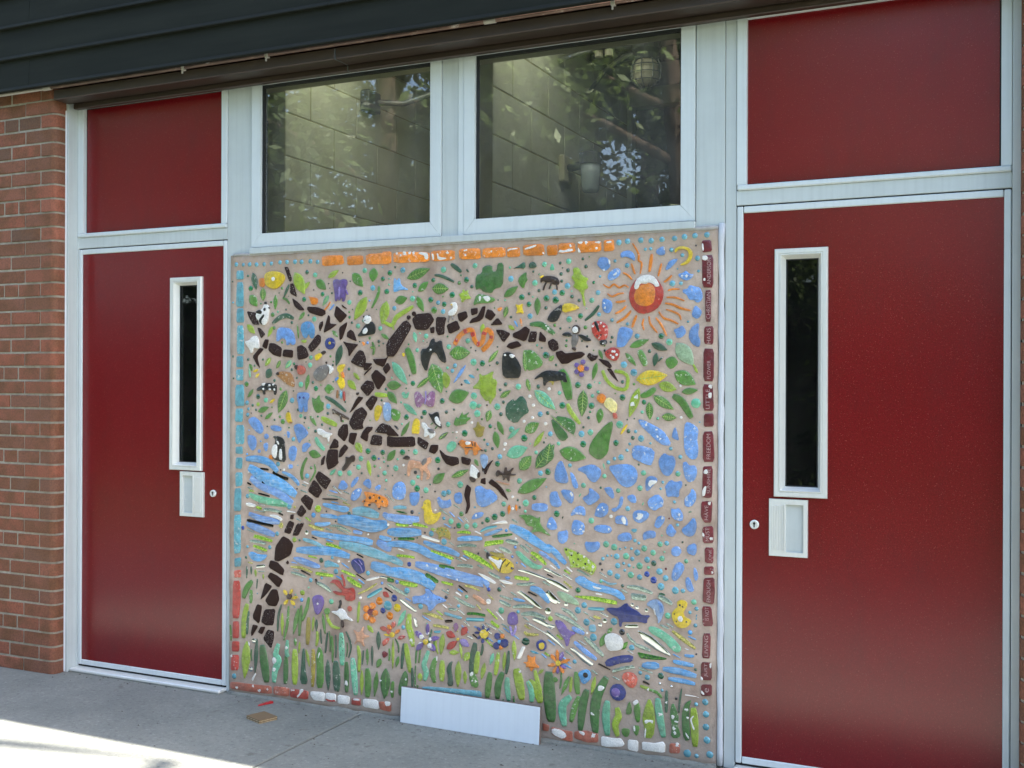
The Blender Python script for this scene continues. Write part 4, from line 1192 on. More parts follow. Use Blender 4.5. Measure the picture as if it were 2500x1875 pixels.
s Y or 7.7 2041 1833 2034 1807 2028 1785
s Y or 7.5 1889 1804 1908 1794 1925 1776
s Y or 8.5 2081 1787 2067 1773 2051 1762
s Y or 8 1809 1762 1833 1749 1852 1761 1874 1748 1895 1756 1911 1747
s Y or 7.5 1826 1726 1845 1715 1871 1724 1892 1726
s Y or 7.9 1860 1693 1877 1693 1900 1697
s Y or 7.9 1905 1679 1883 1660 1858 1649
s Y or 10 1922 1659 1899 1634 1863 1613
s Y or 10.9 1944 1641 1933 1616 1926 1595
s Y or 7.8 1973 1627 1967 1606 1974 1583
s Y or 8.6 1993 1635 1999 1606 2026 1573
s Y or 8.2 2019 1630 2041 1602 2062 1561
s Y or 9 2031 1652 2050 1628 2077 1619 2107 1604
s Y or 7.7 2059 1660 2086 1651 2110 1638 2117 1619
s Y or 9.4 2055 1683 2086 1677 2116 1663 2154 1653
s Y or 7.3 2061 1705 2097 1703 2130 1690
s Y or 6.8 2066 1730 2085 1735 2112 1734
p sun_face re 1934 1769 1957 1786 1985 1793 2013 1784 2034 1763 2049 1736 2049 1704 2034 1672 2007 1652 1961 1642 1930 1666 1914 1702 1916 1735
+p glaze wh 1933 1740 1942 1775 1964 1789 1988 1793 2016 1784 2039 1748 2019 1744 2013 1755 1991 1764 1985 1757 1957 1761 1953 1738
+p center or 1957 1754 1985 1757 1991 1763 2016 1746 2019 1720 2013 1687 1998 1676 1976 1672 1949 1680 1935 1699 1936 1728
+d core ye 1977 1721 12.6
p moon_crescent ye 2094 1868 2092 1883 2106 1892 2124 1894 2147 1887 2162 1871 2159 1848 2145 1828 2121 1821 2112 1825 2133 1835 2146 1851 2146 1872 2133 1882 2115 1883 2100 1877
p S sb 1788 1856 1800 1869 1829 1863 1840 1832 1826 1818 1812 1811 1797 1825 1783 1838
+p chip wh 1829 1860 1837 1856 1839 1836 1832 1839
+d chip wh 1812 1817 5.5
p S sb 1882 1883 1911 1889 1929 1879 1937 1861 1936 1845 1920 1856 1898 1866 1883 1860 1878 1869
p S sb 2017 1879 2036 1894 2052 1897 2056 1867 2043 1862 2027 1865
+p chip wh 2049 1894 2052 1895 2054 1882 2050 1880
p S sb 2058 1817 2070 1840 2094 1848 2106 1846 2085 1822 2067 1808 2056 1807
p S sb 1829 1803 1851 1820 1873 1822 1881 1804 1864 1784 1839 1774 1826 1782
+p chip wh 1847 1796 1864 1809 1867 1800 1855 1793
p S sb 2106 1791 2124 1794 2136 1803 2148 1789 2167 1787 2154 1770 2136 1764 2121 1771 2108 1781
+d chip wh 2121 1783 4.1
+d chip wh 2139 1782 6.4
p S sb 2123 1732 2142 1734 2149 1749 2172 1741 2189 1737 2201 1708 2194 1687 2178 1680 2166 1692 2148 1692 2139 1713 2124 1719
p S sb 2172 1673 2184 1663 2198 1648 2190 1628 2176 1620 2157 1633 2163 1657
p S sb 1806 1708 1823 1706 1845 1695 1846 1671 1836 1651 1820 1650 1804 1666
+d chip wh 1814 1689 4.3
+d chip wh 1817 1671 4.9
p S sb 1871 1590 1891 1599 1930 1586 1927 1563 1909 1539 1896 1522 1878 1518 1862 1522
p S sb 2087 1582 2107 1589 2122 1600 2134 1583 2137 1571 2122 1554 2101 1550 2098 1566
p S sb 2182 1608 2188 1596 2181 1565 2191 1542 2190 1521 2181 1516 2158 1530 2146 1554 2152 1585
d T ag 1856 1850 6.7
d T ag 1905 1831 9.7
d T ag 1977 1889 6.6
d T ag 1998 1890 6.6
d T ag 2079 1882 8.3
d T ag 2121 1860 7.6
d T bk 2173 1893 3.5
d T ag 2179 1846 9.9
d T ag 2183 1798 5.8
d T ag 2103 1810 3.5
d T ag 2083 1756 11.8
d T ag 2116 1755 7.6
d T ag 1795 1793 5.6
d T ag 1787 1731 9.9
d T ag 1792 1647 8.6
d T ag 1845 1624 7.4
d T ag 1907 1608 6.7
d T ag 1946 1561 10.3
d G eg 2041 1560 11.3
d G tg 2072 1537 13
d T ag 2144 1612 4.7
l L mg 1917 1520 1992 1547 27.3
l L dg 2003 1532 2065 1507 26.9
l L pg 2100 1533 2165 1450 59
p L lg 2161 1455 2170 1453 2183 1427 2182 1419 2170 1429
d G dg 1629 1852 6.3
d G tg 1665 1857 11.3
d G dg 1724 1864 5.6
d G dg 1737 1834 7.5
d G dg 1662 1822 8.2
d G dg 1633 1809 7.6
d G dg 1636 1781 7
p T tg 1596 1858 1609 1824 1581 1825
p L lg 1682 1829 1701 1834 1714 1821 1721 1798 1750 1788 1737 1774 1750 1752 1727 1741 1737 1682 1729 1680 1718 1738 1682 1757 1695 1772 1675 1794 1688 1806
d T ag 1660 1761 12
d T ag 1606 1739 10.8
d G eg 1638 1735 12
d G eg 1610 1708 14
d G eg 1573 1714 10.8
d G dg 1679 1719 7.5
d G dg 1709 1703 6.9
d G tg 1762 1702 10.5
d G eg 1715 1643 11.2
d G tg 1668 1631 12.6
s L dg 13.6 1792 1682 1769 1652 1734 1625
p toucan_figure bk 1641 1692 1636 1659 1620 1628 1604 1620 1574 1625 1584 1651 1610 1674
+p beak ye 1641 1692 1682 1694 1715 1675 1692 1666 1641 1655
d G mg 1736 1598 8.1
d G dg 1631 1596 5.1
p owl_figure gy 1683 1573 1705 1572 1709 1551 1696 1521 1681 1524 1678 1548
+p wing bk 1637 1573 1660 1582 1686 1573 1679 1564 1650 1564
+p wing bk 1705 1572 1728 1570 1767 1547 1738 1542 1715 1560
+d head br 1698 1591 17.5
+d face wh 1696 1589 13.2
+p tail br 1680 1521 1699 1521 1697 1506 1683 1512
p ladybird re 1762 1601 1770 1619 1795 1623 1824 1609 1830 1585 1824 1550 1795 1544 1767 1571
+p stripe bk 1770 1619 1786 1622 1798 1580 1790 1580
+p head bk 1795 1547 1824 1550 1826 1532 1799 1526
+d spot wh 1801 1614 4.3
+d spot wh 1813 1600 4.3
+d spot wh 1768 1601 4.3
+d spot br 1786 1565 3.7
+d spot br 1802 1568 3.7
+d eye wh 1811 1535 3.7
+d eye wh 1800 1539 3.1
d G dg 1845 1558 6.1
d D bk 1743 1524 5
d G mg 1655 1528 6.3
p B br 1577 1544 1599 1557 1620 1543 1625 1516 1602 1505 1584 1519
l L mg 1792 1511 1808 1475 14.8
p N mr 2203 1512 2243 1510 2242 1390 2203 1391
+t lettering wh 2224 1433 14 75 FLOWER
p N mr 2201 1380 2239 1378 2243 1282 2203 1282
+p chip wh 2223 1377 2237 1380 2237 1360 2220 1368
+p chip wh 2220 1348 2238 1351 2235 1325 2222 1328
+t lettering wh 2220 1325 14.6 80 LITTLE
p N mr 2206 1270 2242 1273 2243 1224 2205 1222
p N mr 2202 1204 2241 1207 2246 1094 2202 1092
+t lettering wh 2224 1150 15.7 103 FREEDOM
p B br 1612 1503 1637 1510 1653 1498 1719 1505 1736 1495 1719 1480 1686 1472 1663 1458 1637 1457 1617 1484
p B br 1752 1500 1770 1489 1789 1489 1783 1474 1762 1465 1743 1485
p B br 1788 1477 1831 1468 1846 1447 1837 1438 1808 1456
p B br 1824 1438 1843 1438 1859 1411 1873 1386 1847 1408
p ladybird re 1818 1504 1849 1523 1878 1509 1875 1485 1862 1465 1834 1474 1818 1489
+p head bk 1811 1510 1819 1513 1818 1499
+d spot wh 1849 1504 4.9
+d spot wh 1857 1503 4.9
+d spot wh 1866 1491 5.5
+d spot wh 1851 1481 6.1
+d spot wh 1842 1489 3.7
+d spot bk 1830 1501 3.1
d purple_flower pu 1727 1464 9.4
+d petal pu 1701 1452 9.4
+d petal pu 1701 1426 9.4
+d petal pu 1721 1415 9.4
+d petal pu 1742 1438 9.3
+d center or 1719 1440 13.1
l V mg 1584 1469 1604 1490 19.1
d G dg 1576 1491 9.6
d G dg 1613 1453 5.7
s L mg 41 1634 1435 1654 1390 1671 1317
l L mg 1783 1461 1767 1395 20.4
l L mg 1900 1498 1942 1449 20
s L mg 27.1 1955 1508 1968 1479 1980 1448
d G dg 1995 1503 7.2
l L dg 2023 1496 2014 1446 22.6
s L dg 6 2029 1464 2047 1481
p L mg 2055 1469 2080 1485 2098 1478 2109 1458 2083 1434 2065 1443
l L mg 2093 1423 2173 1379 53
d T ag 1893 1453 13.4
d T ag 1933 1423 14.5
b L lg 13.6 1807 1432 1818 1405 1834 1384 1859 1366 1891 1358 1906 1370 1909 1405 1890 1423 1856 1429
d G dg 1888 1387 6.7
l V ye 1943 1396 2064 1413 57
l V lg 2032 1379 2100 1359 39
l L mg 2121 1350 2182 1358 24.9
d M wh 2116 1373 4.7
s L mg 24.1 1962 1333 1993 1344 2019 1364
l V mg 2011 1335 2090 1285 36
s L mg 29.5 2087 1337 2123 1313 2159 1254
d G tg 2175 1309 18.6
d G eg 1705 1375 11.9
d G eg 1753 1370 11.2
l V mg 1729 1355 1723 1254 44
p F oc 1575 1429 1594 1432 1621 1414 1621 1399 1605 1390 1601 1371 1591 1384 1575 1390
d G eg 1640 1295 13.3
d G tg 1628 1343 8.2
d G tg 1766 1333 7.4
d G eg 1762 1295 12.4
d G eg 1888 1328 12.2
p orange_bird py 1822 1324 1841 1328 1866 1307 1868 1286 1857 1262 1844 1274 1812 1297
+p head or 1783 1330 1803 1345 1822 1333 1819 1313 1809 1303 1790 1312
+p tail ro 1849 1268 1863 1271 1871 1248 1854 1246
l V lg 1954 1364 1916 1254 36
+d chip wh 1944 1330 10.3
+d chip wh 1930 1303 9.1
d G eg 1974 1311 9.6
l V mg 1995 1311 1998 1245 29.9
l V mg 2045 1258 2101 1254 29.7
d G tg 1967 1273 6.6
d G tg 2028 1250 6
d M wh 2119 1255 5.3
s L lg 19.5 1662 1302 1677 1269 1716 1224
l L mg 1800 1285 1793 1228 29
l V gr 1592 1255 1697 1175 9.5
p L gr 1592 1246 1625 1222 1671 1175 1648 1153 1622 1164 1602 1204
p L gr 1605 1255 1671 1247 1697 1227 1697 1199 1687 1178 1645 1217
d T ag 1590 1182 10.8
d T ag 1721 1185 13.1
d G tg 1758 1192 12.4
d G eg 1728 1146 13.1
d G tg 1625 1145 8.2
l V gr 1576 1068 1589 1145 51
l L mg 1630 1117 1740 1092 57
p L mg 1844 1240 1852 1224 1835 1155 1832 1116 1804 1088 1781 1090 1749 1113 1759 1153 1800 1205
d G tg 1877 1224 14.6
d G dg 1913 1200 8.5
s P ye 9.1 1908 1226 1882 1188
d T ag 1941 1199 7.9
d T ag 1963 1173 13.2
d T dg 1930 1175 7.9
d G eg 1863 1154 11.6
p S sb 1950 1247 1978 1241 2033 1215 2060 1195 2085 1149 2051 1149 2027 1162 1990 1197 1960 1223
+d chip wh 1984 1225 5.4
+d chip wh 2024 1208 4.2
+d chip wh 2029 1182 4.8
+d chip wh 2038 1174 4.2
p S sb 2096 1225 2105 1196 2113 1168 2093 1173 2081 1184
p S sb 2135 1240 2159 1235 2187 1215 2180 1175 2186 1135 2180 1103 2156 1099 2132 1125 2129 1197
p S sb 1930 1144 1960 1148 2018 1133 2012 1089 2000 1069 1954 1087 1926 1101
d T ag 1883 1099 11.6
d T ag 1857 1093 7.3
d T ag 1832 1078 8
d T ag 1673 1061 8.2
d T ag 1918 1151 6.1
d T ag 1907 1127 6.7
d T ag 2079 1138 7.1
d T ag 2116 1108 8.2
d T ag 2000 1156 5.4
d D dg 1954 1074 4.2
d G eg 1579 1035 10.8
l T tg 1810 1076 1818 1050 6.2
d T ag 1973 1043 9
d T ag 2106 1048 8.8
p S sb 1619 1066 1639 1082 1652 1052 1665 1020 1667 991 1639 990 1611 998 1608 1029
p S sb 1698 1046 1736 1063 1772 1070 1801 1052 1804 1031 1788 1006 1772 997 1749 1011 1740 1031
p S sb 1829 1062 1867 1072 1920 1075 1945 1057 1951 1031 1942 1001 1911 983 1883 992 1861 1021
p S sb 2030 1083 2039 1107 2055 1122 2070 1111 2091 1112 2100 1086 2088 1050 2070 1032 2046 1043
p S sb 2124 1086 2139 1093 2150 1076 2174 1080 2182 1057 2174 1025 2151 1012 2133 1032
p S sb 1672 1038 1688 1029 1701 1006 1711 979 1698 969 1685 981
p S sb 1982 1023 2000 1034 2025 1028 2029 1013 2012 998 1991 973 1980 980
+p chip wh 1994 1015 2009 1020 2028 1016 2022 1004 2006 998 2000 986 1990 997
p S sb 2055 994 2079 1024 2097 1013 2124 1021 2124 997 2112 985 2112 956 2088 960 2064 955 2061 982
p S sb 2133 957 2154 972 2160 995 2177 979 2178 950 2157 922 2133 925
p S sb 1988 941 2028 969 2052 947 2052 921 2034 914 2019 901 1995 912
p S sb 1909 955 1939 961 1948 930 1930 926 1910 940
p S sb 1813 980 1845 986 1858 953 1852 937 1833 951 1821 966
p S sb 1724 937 1756 954 1753 978 1772 970 1801 947 1785 925 1753 907 1737 923
p S sb 1633 967 1685 964 1692 930 1679 908 1646 937
+p chip wh 1672 956 1682 960 1690 945 1682 938
p S sb 1588 952 1619 960 1626 939 1643 906 1620 893 1590 904
p S sb 1679 878 1708 908 1737 900 1740 866 1721 871 1698 873 1679 863
p S sb 1776 874 1785 904 1804 925 1833 916 1833 886 1811 864 1779 868
+d chip wh 1792 896 4.3
+d chip wh 1809 905 4.3
+d chip wh 1815 895 4.3
p S sb 1842 901 1874 909 1880 951 1895 948 1888 912 1867 894 1855 888
p S sb 1861 875 1899 879 1911 860 1911 837 1893 845 1861 844
+p chip wh 1883 868 1896 877 1908 857 1902 842 1893 845
p S sb 1930 891 1955 904 1998 895 1992 871 1961 850 1933 862
+p chip wh 1948 892 1976 893 1973 876 1958 860 1939 871 1952 877
p S sb 2019 858 2031 885 2058 883 2056 863 2034 835 2016 843
+d chip wh 2049 877 5.3
p S sb 2079 916 2097 911 2112 919 2129 893 2125 866 2086 876
+d chip wh 2114 893 4.7
p S sb 1577 829 1593 861 1613 841 1623 811 1597 803 1577 814
+d chip wh 1590 830 4.5
p S sb 1687 848 1708 851 1737 836 1734 799 1708 789 1679 802
+d chip wh 1720 816 5.6
+d chip wh 1731 808 4.4
p S sb 1773 826 1789 837 1836 837 1850 821 1836 803 1779 811
+d chip wh 1836 822 5.5
p S sb 1869 799 1899 815 1924 812 1930 783 1874 777
p S sb 1970 814 1992 827 2022 826 2022 799 1992 797 1974 786
p S sb 2062 837 2080 860 2095 836 2104 830 2089 806 2065 814
p S sb 2122 840 2148 862 2169 889 2182 858 2172 820 2148 811 2125 826
p S sb 1622 799 1643 803 1666 810 1668 771 1643 750 1624 765
p S sb 1734 769 1766 768 1798 773 1799 746 1773 727 1744 731
p S sb 2083 765 2107 778 2125 759 2110 735 2083 739
p S sb 2143 778 2178 793 2181 760 2172 742 2143 752
p S sb 2086 678 2101 711 2119 718 2137 699 2119 663 2098 641 2083 652
p S sb 2170 705 2184 686 2187 660 2176 648 2168 670
p S sb 2137 656 2152 666 2170 621 2170 613 2158 606 2140 619
d G tg 1730 986 10.6
d G tg 1816 1025 8.6
d G tg 1872 972 9.2
d G tg 1959 985 10.8
d G tg 1973 1043 10.2
d G tg 2107 1045 10.6
d T ag 2049 1011 5.9
d T ag 2041 986 5.4
d T ag 2094 939 6.5
d T ag 1911 905 10.3
d G eg 1618 870 12.7
d M wh 1844 872 6.7
d G tg 1763 851 11.8
p T ag 1922 828 1949 831 1946 818 1933 813
d T ag 2106 854 6.5
d T dg 1801 980 4.9
l T tg 1711 940 1721 955 6.3
l T tg 1968 919 1974 934 5.4
l T tg 2148 904 2161 906 4.1
l T dg 1641 851 1646 862 4.4
d D mr 2074 877 3.6
d G tg 1824 764 12.3
d G tg 1857 755 12.8
d T ag 1940 785 7.2
d T ag 1955 776 6
d T ag 1881 749 4.9
d T ag 1902 756 4.3
d T ag 1926 753 6.1
d G tg 1977 758 12
d T ag 1949 740 12.1
d G tg 2012 744 11.3
d G tg 2039 778 10.7
d T ag 2065 783 9.5
d T ag 1867 720 11.6
d G tg 1905 724 12.7
d T ag 1930 715 8.5
d T ag 1989 716 12
d G dg 2015 705 10.7
d G tg 2047 725 10.7
d T ag 1811 707 7.4
d T ag 1829 720 5.5
d T ag 1846 721 4.3
d T bk 1801 687 5.6
d T ag 1871 685 11
d T ag 1895 695 6.1
d T ag 1917 689 7.3
d G tg 1959 691 13.2
d T tg 1935 683 4.2
d T tg 1994 687 6
d T ag 1900 669 6.1
d T ag 1840 655 11.6
d T ag 1870 644 11.6
d G tg 1924 654 12.7
d T ag 1959 648 10.8
d T bl 1988 662 11.4
d T bl 2014 641 13.1
d T ag 2037 675 12.5
d T ag 2061 652 11.3
d G tg 1804 621 7.4
d D mr 2062 687 4.7
d D bk 1808 665 4.3
d T dg 2126 791 4.1
d G tg 2140 721 8.2
p green_crocodile lg 1650 739 1663 739 1705 725 1735 712 1770 693 1786 677 1780 658 1767 639 1757 650 1732 658 1709 668 1676 662 1680 684 1657 716
+d spot bk 1683 712 3.8
+d spot bk 1709 722 3.4
+d spot bk 1711 699 3.8
+d spot bk 1741 683 4.4
+d spot bk 1706 675 2.8
+d spot bk 1720 667 2.8
+d spot bk 1735 663 2.8
+d spot bk 1748 659 2.8
+d spot bk 1757 656 2.8
+d spot bk 1769 654 2.8
+d spot bk 1661 733 4.4
+d spot bk 1691 684 3.1
+d eye wh 1773 674 6.2
+d spot wh 1735 710 4.4
+d spot wh 1754 697 3.7
s W wb 25.5 1577 744 1611 719 1658 676
s W wb 14 1577 698 1607 682 1632 656
s M mi 9.6 1578 651 1611 636 1644 624
s W ag 8 1805 627 1837 613 1867 616
p N mr 2202 1076 2240 1079 2237 964 2223 959 2200 963 2201 1032
+p chip wh 2204 1060 2215 1068 2225 1057 2221 1048 2205 1048
+p chip wh 2201 994 2213 1006 2218 1001 2213 966 2200 965
+t lettering wh 2225 1023 13.4 100 SUNSHINE
p N mr 2197 945 2219 949 2239 947 2235 870 2210 868 2195 891
+p chip wh 2220 946 2235 950 2233 934 2224 934
+t lettering wh 2217 906 14 60 HAVE
p N mr 2201 852 2242 859 2244 795 2203 792
+p chip wh 2201 836 2210 825 2210 817 2201 818
+d chip wh 2235 811 7.5
+t lettering wh 2221 826 15.2 54 MUST
p N mr 2210 777 2244 779 2243 720 2211 719
+t lettering wh 2231 752 10.5 43 ONE
p N mr 2208 706 2243 710 2247 679 2208 676
+d chip wh 2240 687 5.2
p N mr 2207 664 2247 669 2249 617 2245 569 2204 575 2205 613
+t lettering wh 2226 617 14.6 89 ENOUGH
p horse_figure pk 947 1052 963 1061 1002 1054 1012 1045 1037 1071 1054 1074 1058 1056 1044 1047 1033 1034 1055 1005 1048 986 1035 979 1034 985 1041 1004 1019 1022 1016 1003 1014 977 1007 977 1009 1009 1002 1026 977 1029 956 1019 952 991 945 991 943 1019
+p mane gy 1009 1050 1023 1067 1040 1071 1037 1052 1019 1036
d F bk 981 1008 7.3
d F bk 1091 1027 5.9
d G tg 886 1022 12.7
d G tg 968 965 12.6
d G tg 993 990 7.9
d G eg 989 942 13.2
d G tg 1031 936 12.5
d G dg 1051 961 4.6
d D bk 1074 933 3.9
d D bk 1013 907 3.3
p S sb 877 954 909 970 931 957 936 923 928 894 895 890 874 898 868 923
p S sb 951 923 981 925 1000 927 1001 895 985 868 958 871
p S sb 1081 899 1093 915 1107 897 1135 898 1145 908 1154 881 1138 868 1100 863
p S sb 1162 927 1193 937 1203 920 1200 892 1183 885 1166 894
p S sb 1257 958 1284 968 1308 951 1334 953 1368 918 1331 893 1295 876 1268 890 1263 925
p S sb 1511 893 1517 906 1578 909 1581 882 1562 874 1514 878
p S sb 1248 841 1264 856 1301 860 1291 837 1244 825
+p chip wh 1258 847 1270 852 1271 842 1265 837
d T ag 1116 926 13
d T ag 1138 933 11
d G tg 1191 966 14.1
d G mg 1197 847 10.3
l L mg 1065 967 1119 1010 36
l V mg 1152 995 1230 1028 24.5
p goose_figure wh 1242 1051 1252 1048 1281 1022 1271 992 1250 1000 1235 1005
+p wing br 1272 1019 1284 1022 1281 998 1271 998
+p tail br 1235 1002 1254 997 1267 987 1252 976 1237 987
p B br 1291 1041 1297 1035 1330 1066 1342 1072 1321 1042 1307 1010 1292 1026
p B br 1287 994 1307 999 1308 971 1284 977
p brown_frog br 1354 1022 1364 1034 1377 1023 1390 1020 1393 1044 1403 1044 1403 1030 1413 1030 1429 1045 1433 1040 1416 1018 1442 1019 1441 1013 1413 1012 1415 989 1408 988 1400 1006 1390 992 1385 993 1385 1011 1370 1014 1361 1003 1354 1010
p B br 1223 969 1242 955 1234 915 1237 879 1224 851 1216 848 1224 887 1210 923 1215 950
p B br 1319 979 1334 996 1357 980 1384 958 1410 911 1381 931 1361 954
s B pk 6.3 1354 989 1384 981 1413 977
d G tg 1457 992 11.1
l L mg 1451 946 1574 1007 46
d T ag 1548 1026 11
d G eg 1580 1032 11.5
d G eg 1522 929 9.8
d G tg 1485 905 14.2
d G tg 1388 897 10.6
d G dg 1459 887 5.6
l L mg 1399 955 1420 949 11.2
d M wh 1428 927 5.6
l P or 1414 895 1410 857 13.7
l P or 1443 898 1445 872 9.3
d D wh 1428 880 6.2
d G eg 1348 843 13.2
d G eg 1383 857 11.9
d G eg 1315 829 11.4
d G tg 1259 804 12.1
d G tg 1221 797 11.5
d G eg 1185 799 12.2
d G tg 1149 814 12.3
d G dg 1293 815 5.7
d D bk 1166 788 3.9
d T ag 1258 877 4.5
d T ag 1116 824 7.8
d T tg 1483 872 6.8
p green_lizard mg 1453 855 1479 859 1508 860 1540 845 1549 857 1546 827 1575 797 1596 781 1575 788 1543 798 1505 787 1527 812 1489 818 1482 841
p yellow_duck ye 1009 865 1020 868 1023 890 1037 900 1055 894 1055 867 1066 837 1107 854 1094 820 1073 800 1048 794 1027 804 1024 828 1025 856
+d eye oc 1031 882 3.3
d M wh 1076 856 4.6
d G bk 965 842 8.6
d T ag 999 839 3.3
s W ag 16.1 876 855 903 859 938 859
l M dg 885 843 942 835 7.4
s W sb 37 845 819 899 811 953 809 999 815
s M yg 16.7 887 787 917 787 948 787
p M yg 971 801 1048 787 1045 779 971 787
d M mi 959 789 6
s W wb 40 849 753 917 754 1010 760
d T dg 882 727 4
s M dg 13.4 900 727 935 729 978 730
p M wh 1012 752 1098 732 1094 724 1012 739
p green_turtle oc 1073 779 1101 790 1132 786 1149 762 1149 738 1139 743 1118 751 1104 747 1101 738 1091 740 1094 756 1077 767
+p head lg 1056 781 1073 782 1077 767 1059 775
+d spot mg 1090 780 3.9
+d spot mg 1111 778 4.5
+d spot mg 1129 776 3.9
+d spot mg 1101 765 3.9
+d spot mg 1122 761 3.9
d T ag 1057 758 11.8
d D bk 1027 760 4.6
d T ag 1117 728 13.6
s M yg 11.6 1177 769 1211 774 1241 772
s W wb 22.5 1180 743 1231 749 1292 752
s M ag 11.4 1285 780 1315 796 1358 806
p M wh 1328 811 1358 823 1394 831 1417 820 1365 817
s W wb 13.9 1303 766 1338 778 1383 796
s M dg 12.6 1338 763 1378 769 1427 778
d T wb 1400 791 7.5
s W wb 40 1414 808 1463 790 1514 764 1594 720
p M yg 1298 741 1388 755 1388 738 1342 729 1295 717
s M gg 18.7 1395 752 1424 747 1453 743
s M gg 12.4 1460 737 1482 724 1499 710
s M gg 12.9 1179 713 1225 722 1292 717
s M gg 15.6 1368 721 1398 712 1424 702
p W tg 1436 709 1457 715 1489 689 1528 665 1563 661 1547 645 1515 647 1473 670
p M yg 1201 698 1218 700 1282 680 1342 643 1342 628 1316 641 1265 661 1218 682
s M yg 17.2 1510 712 1540 696 1575 666
s W sb 15.2 1543 716 1566 706 1591 690
p striped_fish ye 1325 678 1339 687 1365 683 1401 680 1431 664 1436 644 1421 622 1379 619 1355 635 1332 654
+p tail bk 1315 704 1329 690 1322 671 1312 677
+p fin oc 1325 704 1355 700 1385 702 1398 686 1365 680 1339 690
+p stripe wh 1325 686 1359 668 1388 676 1379 646 1369 633 1355 656 1325 672
+b stripe bk 5.6 1401 677 1382 655 1374 624
+b stripe bk 3.7 1418 666 1401 647
+p stripe bk 1365 674 1378 681 1377 672
+d eye bk 1428 643 5.6
s W wb 34 845 700 918 705 1000 692 1059 668 1150 644
s W wb 25 1021 722 1077 706 1146 692 1189 676
s W ag 30 846 644 878 637 922 621
b M yg 10.7 894 657 946 656 1005 650
b M yg 13.1 1056 685 1101 676 1163 660
d T bl 953 624 11.3
s W wb 50 839 584 918 584 1007 569 1074 535
s W sb 43 982 627 1060 616 1164 596 1299 574 1306 563
+d chip wh 1039 625 5.9
+d chip wh 1082 615 5.2
+p chip wh 1126 598 1147 592 1164 589 1140 589
+d chip wh 1181 578 3.9
s M dg 16.3 1095 629 1129 624 1167 621
s M dg 19.7 1032 589 1060 573 1091 560
s M gg 14.1 1179 634 1225 637 1269 629
p M wh 1272 612 1296 608 1332 594 1357 579 1349 572 1306 589
p M wh 1362 592 1392 592 1431 584 1428 577 1392 578
s M mi 11.1 1454 638 1502 631 1595 606
p M yg 1438 615 1502 611 1501 597 1438 600
s M gg 12.4 1447 580 1496 584 1547 600
s M mi 12.2 1566 651 1585 646 1595 641
l W sb 1395 602 1420 601 14.3
d D bk 1275 691 4.4
d T sb 1439 727 6.8
d T sb 1427 688 5.6
d T wb 1447 665 4.3
d M wh 1442 762 5
s M gg 12.6 1322 618 1346 607 1375 598
d T dg 991 736 3.3
b M yg 11 1105 562 1160 555
b M dg 16.8 846 552 879 548
s M yg 20 904 546 947 540 993 538
d G sb 893 545 8.7
p N tb 45 973 85 975 83 916 45 907
p N tb 41 901 78 904 76 799 36 798
p N tb 39 781 78 784 75 611 38 605
p N tb 41 584 78 592 77 551 42 545
p N ro 38 528 77 536 77 501 40 497
s W wb 55 120 1001 206 957 287 934 379 886
s W sb 44 129 954 186 923 268 897 360 849
b M bk 8.9 155 957 190 943
b M bk 11 194 937 255 923 322 901
b M bk 7.4 112 930 133 921
b M gg 7.4 114 909 141 903
b M bk 7.4 174 885 235 874
s W tg 33 121 877 174 860 248 849 320 844 328 831
p M wh 104 838 125 841 162 830 154 821 125 821 104 828
b M yg 11.1 162 823 191 816
b M gg 13.2 203 813 248 814 312 804
s W sb 29.6 121 791 179 774 248 765 292 761
b M bk 12.6 113 762 187 751 256 742
s M wh 14.6 236 789 280 783 304 771
b M bk 7.3 284 803 308 794
s W sb 33 109 747 175 727 264 703
s M yg 17.1 109 697 179 688 252 676
s M gg 13.4 105 668 159 668 216 661
s M yg 14.8 134 650 179 642 222 631
p W wb 114 614 142 623 175 610 228 615 208 591 180 577 139 582
d T bl 87 725 10.4
d T ag 112 869 10.4
d T ag 341 834 13
d T ag 276 710 10.2
d T ag 236 647 9.5
d T ag 113 642 6.7
d M ye 297 748 13
d G dg 105 593 6.7
b M mi 13.3 163 556 212 563
l L dg 111 555 111 500 9.7
l L dg 135 556 136 519 9.6
p B br 498 998 564 960 547 935 535 917 516 928 495 946 479 971
p B br 471 958 493 943 516 912 491 876 440 907
p B br 429 893 470 868 452 818 401 867
p B br 407 847 434 817 407 790 380 805
p B br 350 798 366 801 364 778 348 780
p B br 342 773 371 763 348 712 313 719
p B br 384 761 423 768 392 709 358 707
p B br 307 702 341 691 365 667 349 620 289 588 263 591 269 654
p B br 241 591 281 583 317 553 309 526 231 558
p B br 241 537 281 524 310 506 286 470 225 516
p B br 213 489 253 475 209 426 187 410
p B br 249 462 278 463 290 419 274 388 233 388 213 409
p B br 325 586 335 596 341 584 333 578
d G wb 470 803 11.3
d G lg 493 832 16.2
d M ye 370 833 5.7
p S sb 600 934 619 967 651 940 638 920 600 922
p S sb 661 940 676 966 702 983 700 961 668 928
p S sb 720 951 746 975 765 963 763 927 743 937
p S sb 780 937 809 953 813 934 794 919
p S sb 668 909 691 929 721 930 709 895 683 873 661 880
+d chip wh 704 921 6.2
+d chip wh 678 908 4.1
s M gg 6.3 539 895 589 889 646 873
s M bk 7.7 516 876 555 876 598 877
p leopard_figure or 728 918 750 917 787 911 824 903 849 889 850 858 828 857 813 865 809 846 798 855 791 874 762 872 751 853 728 858 739 871 717 873 732 883 747 890
+d spot br 763 893 6.8
+d spot br 782 904 3.4
+d spot br 809 895 6.1
+d spot br 793 881 4.7
+d spot br 824 880 4.7
+d spot br 736 877 4.8
+d spot br 758 862 4.8
+d spot br 808 849 4.1
p W wb 518 860 581 854 657 848 650 825 616 822 520 844
s W ag 41 672 830 732 833 804 818
d G dg 655 819 9
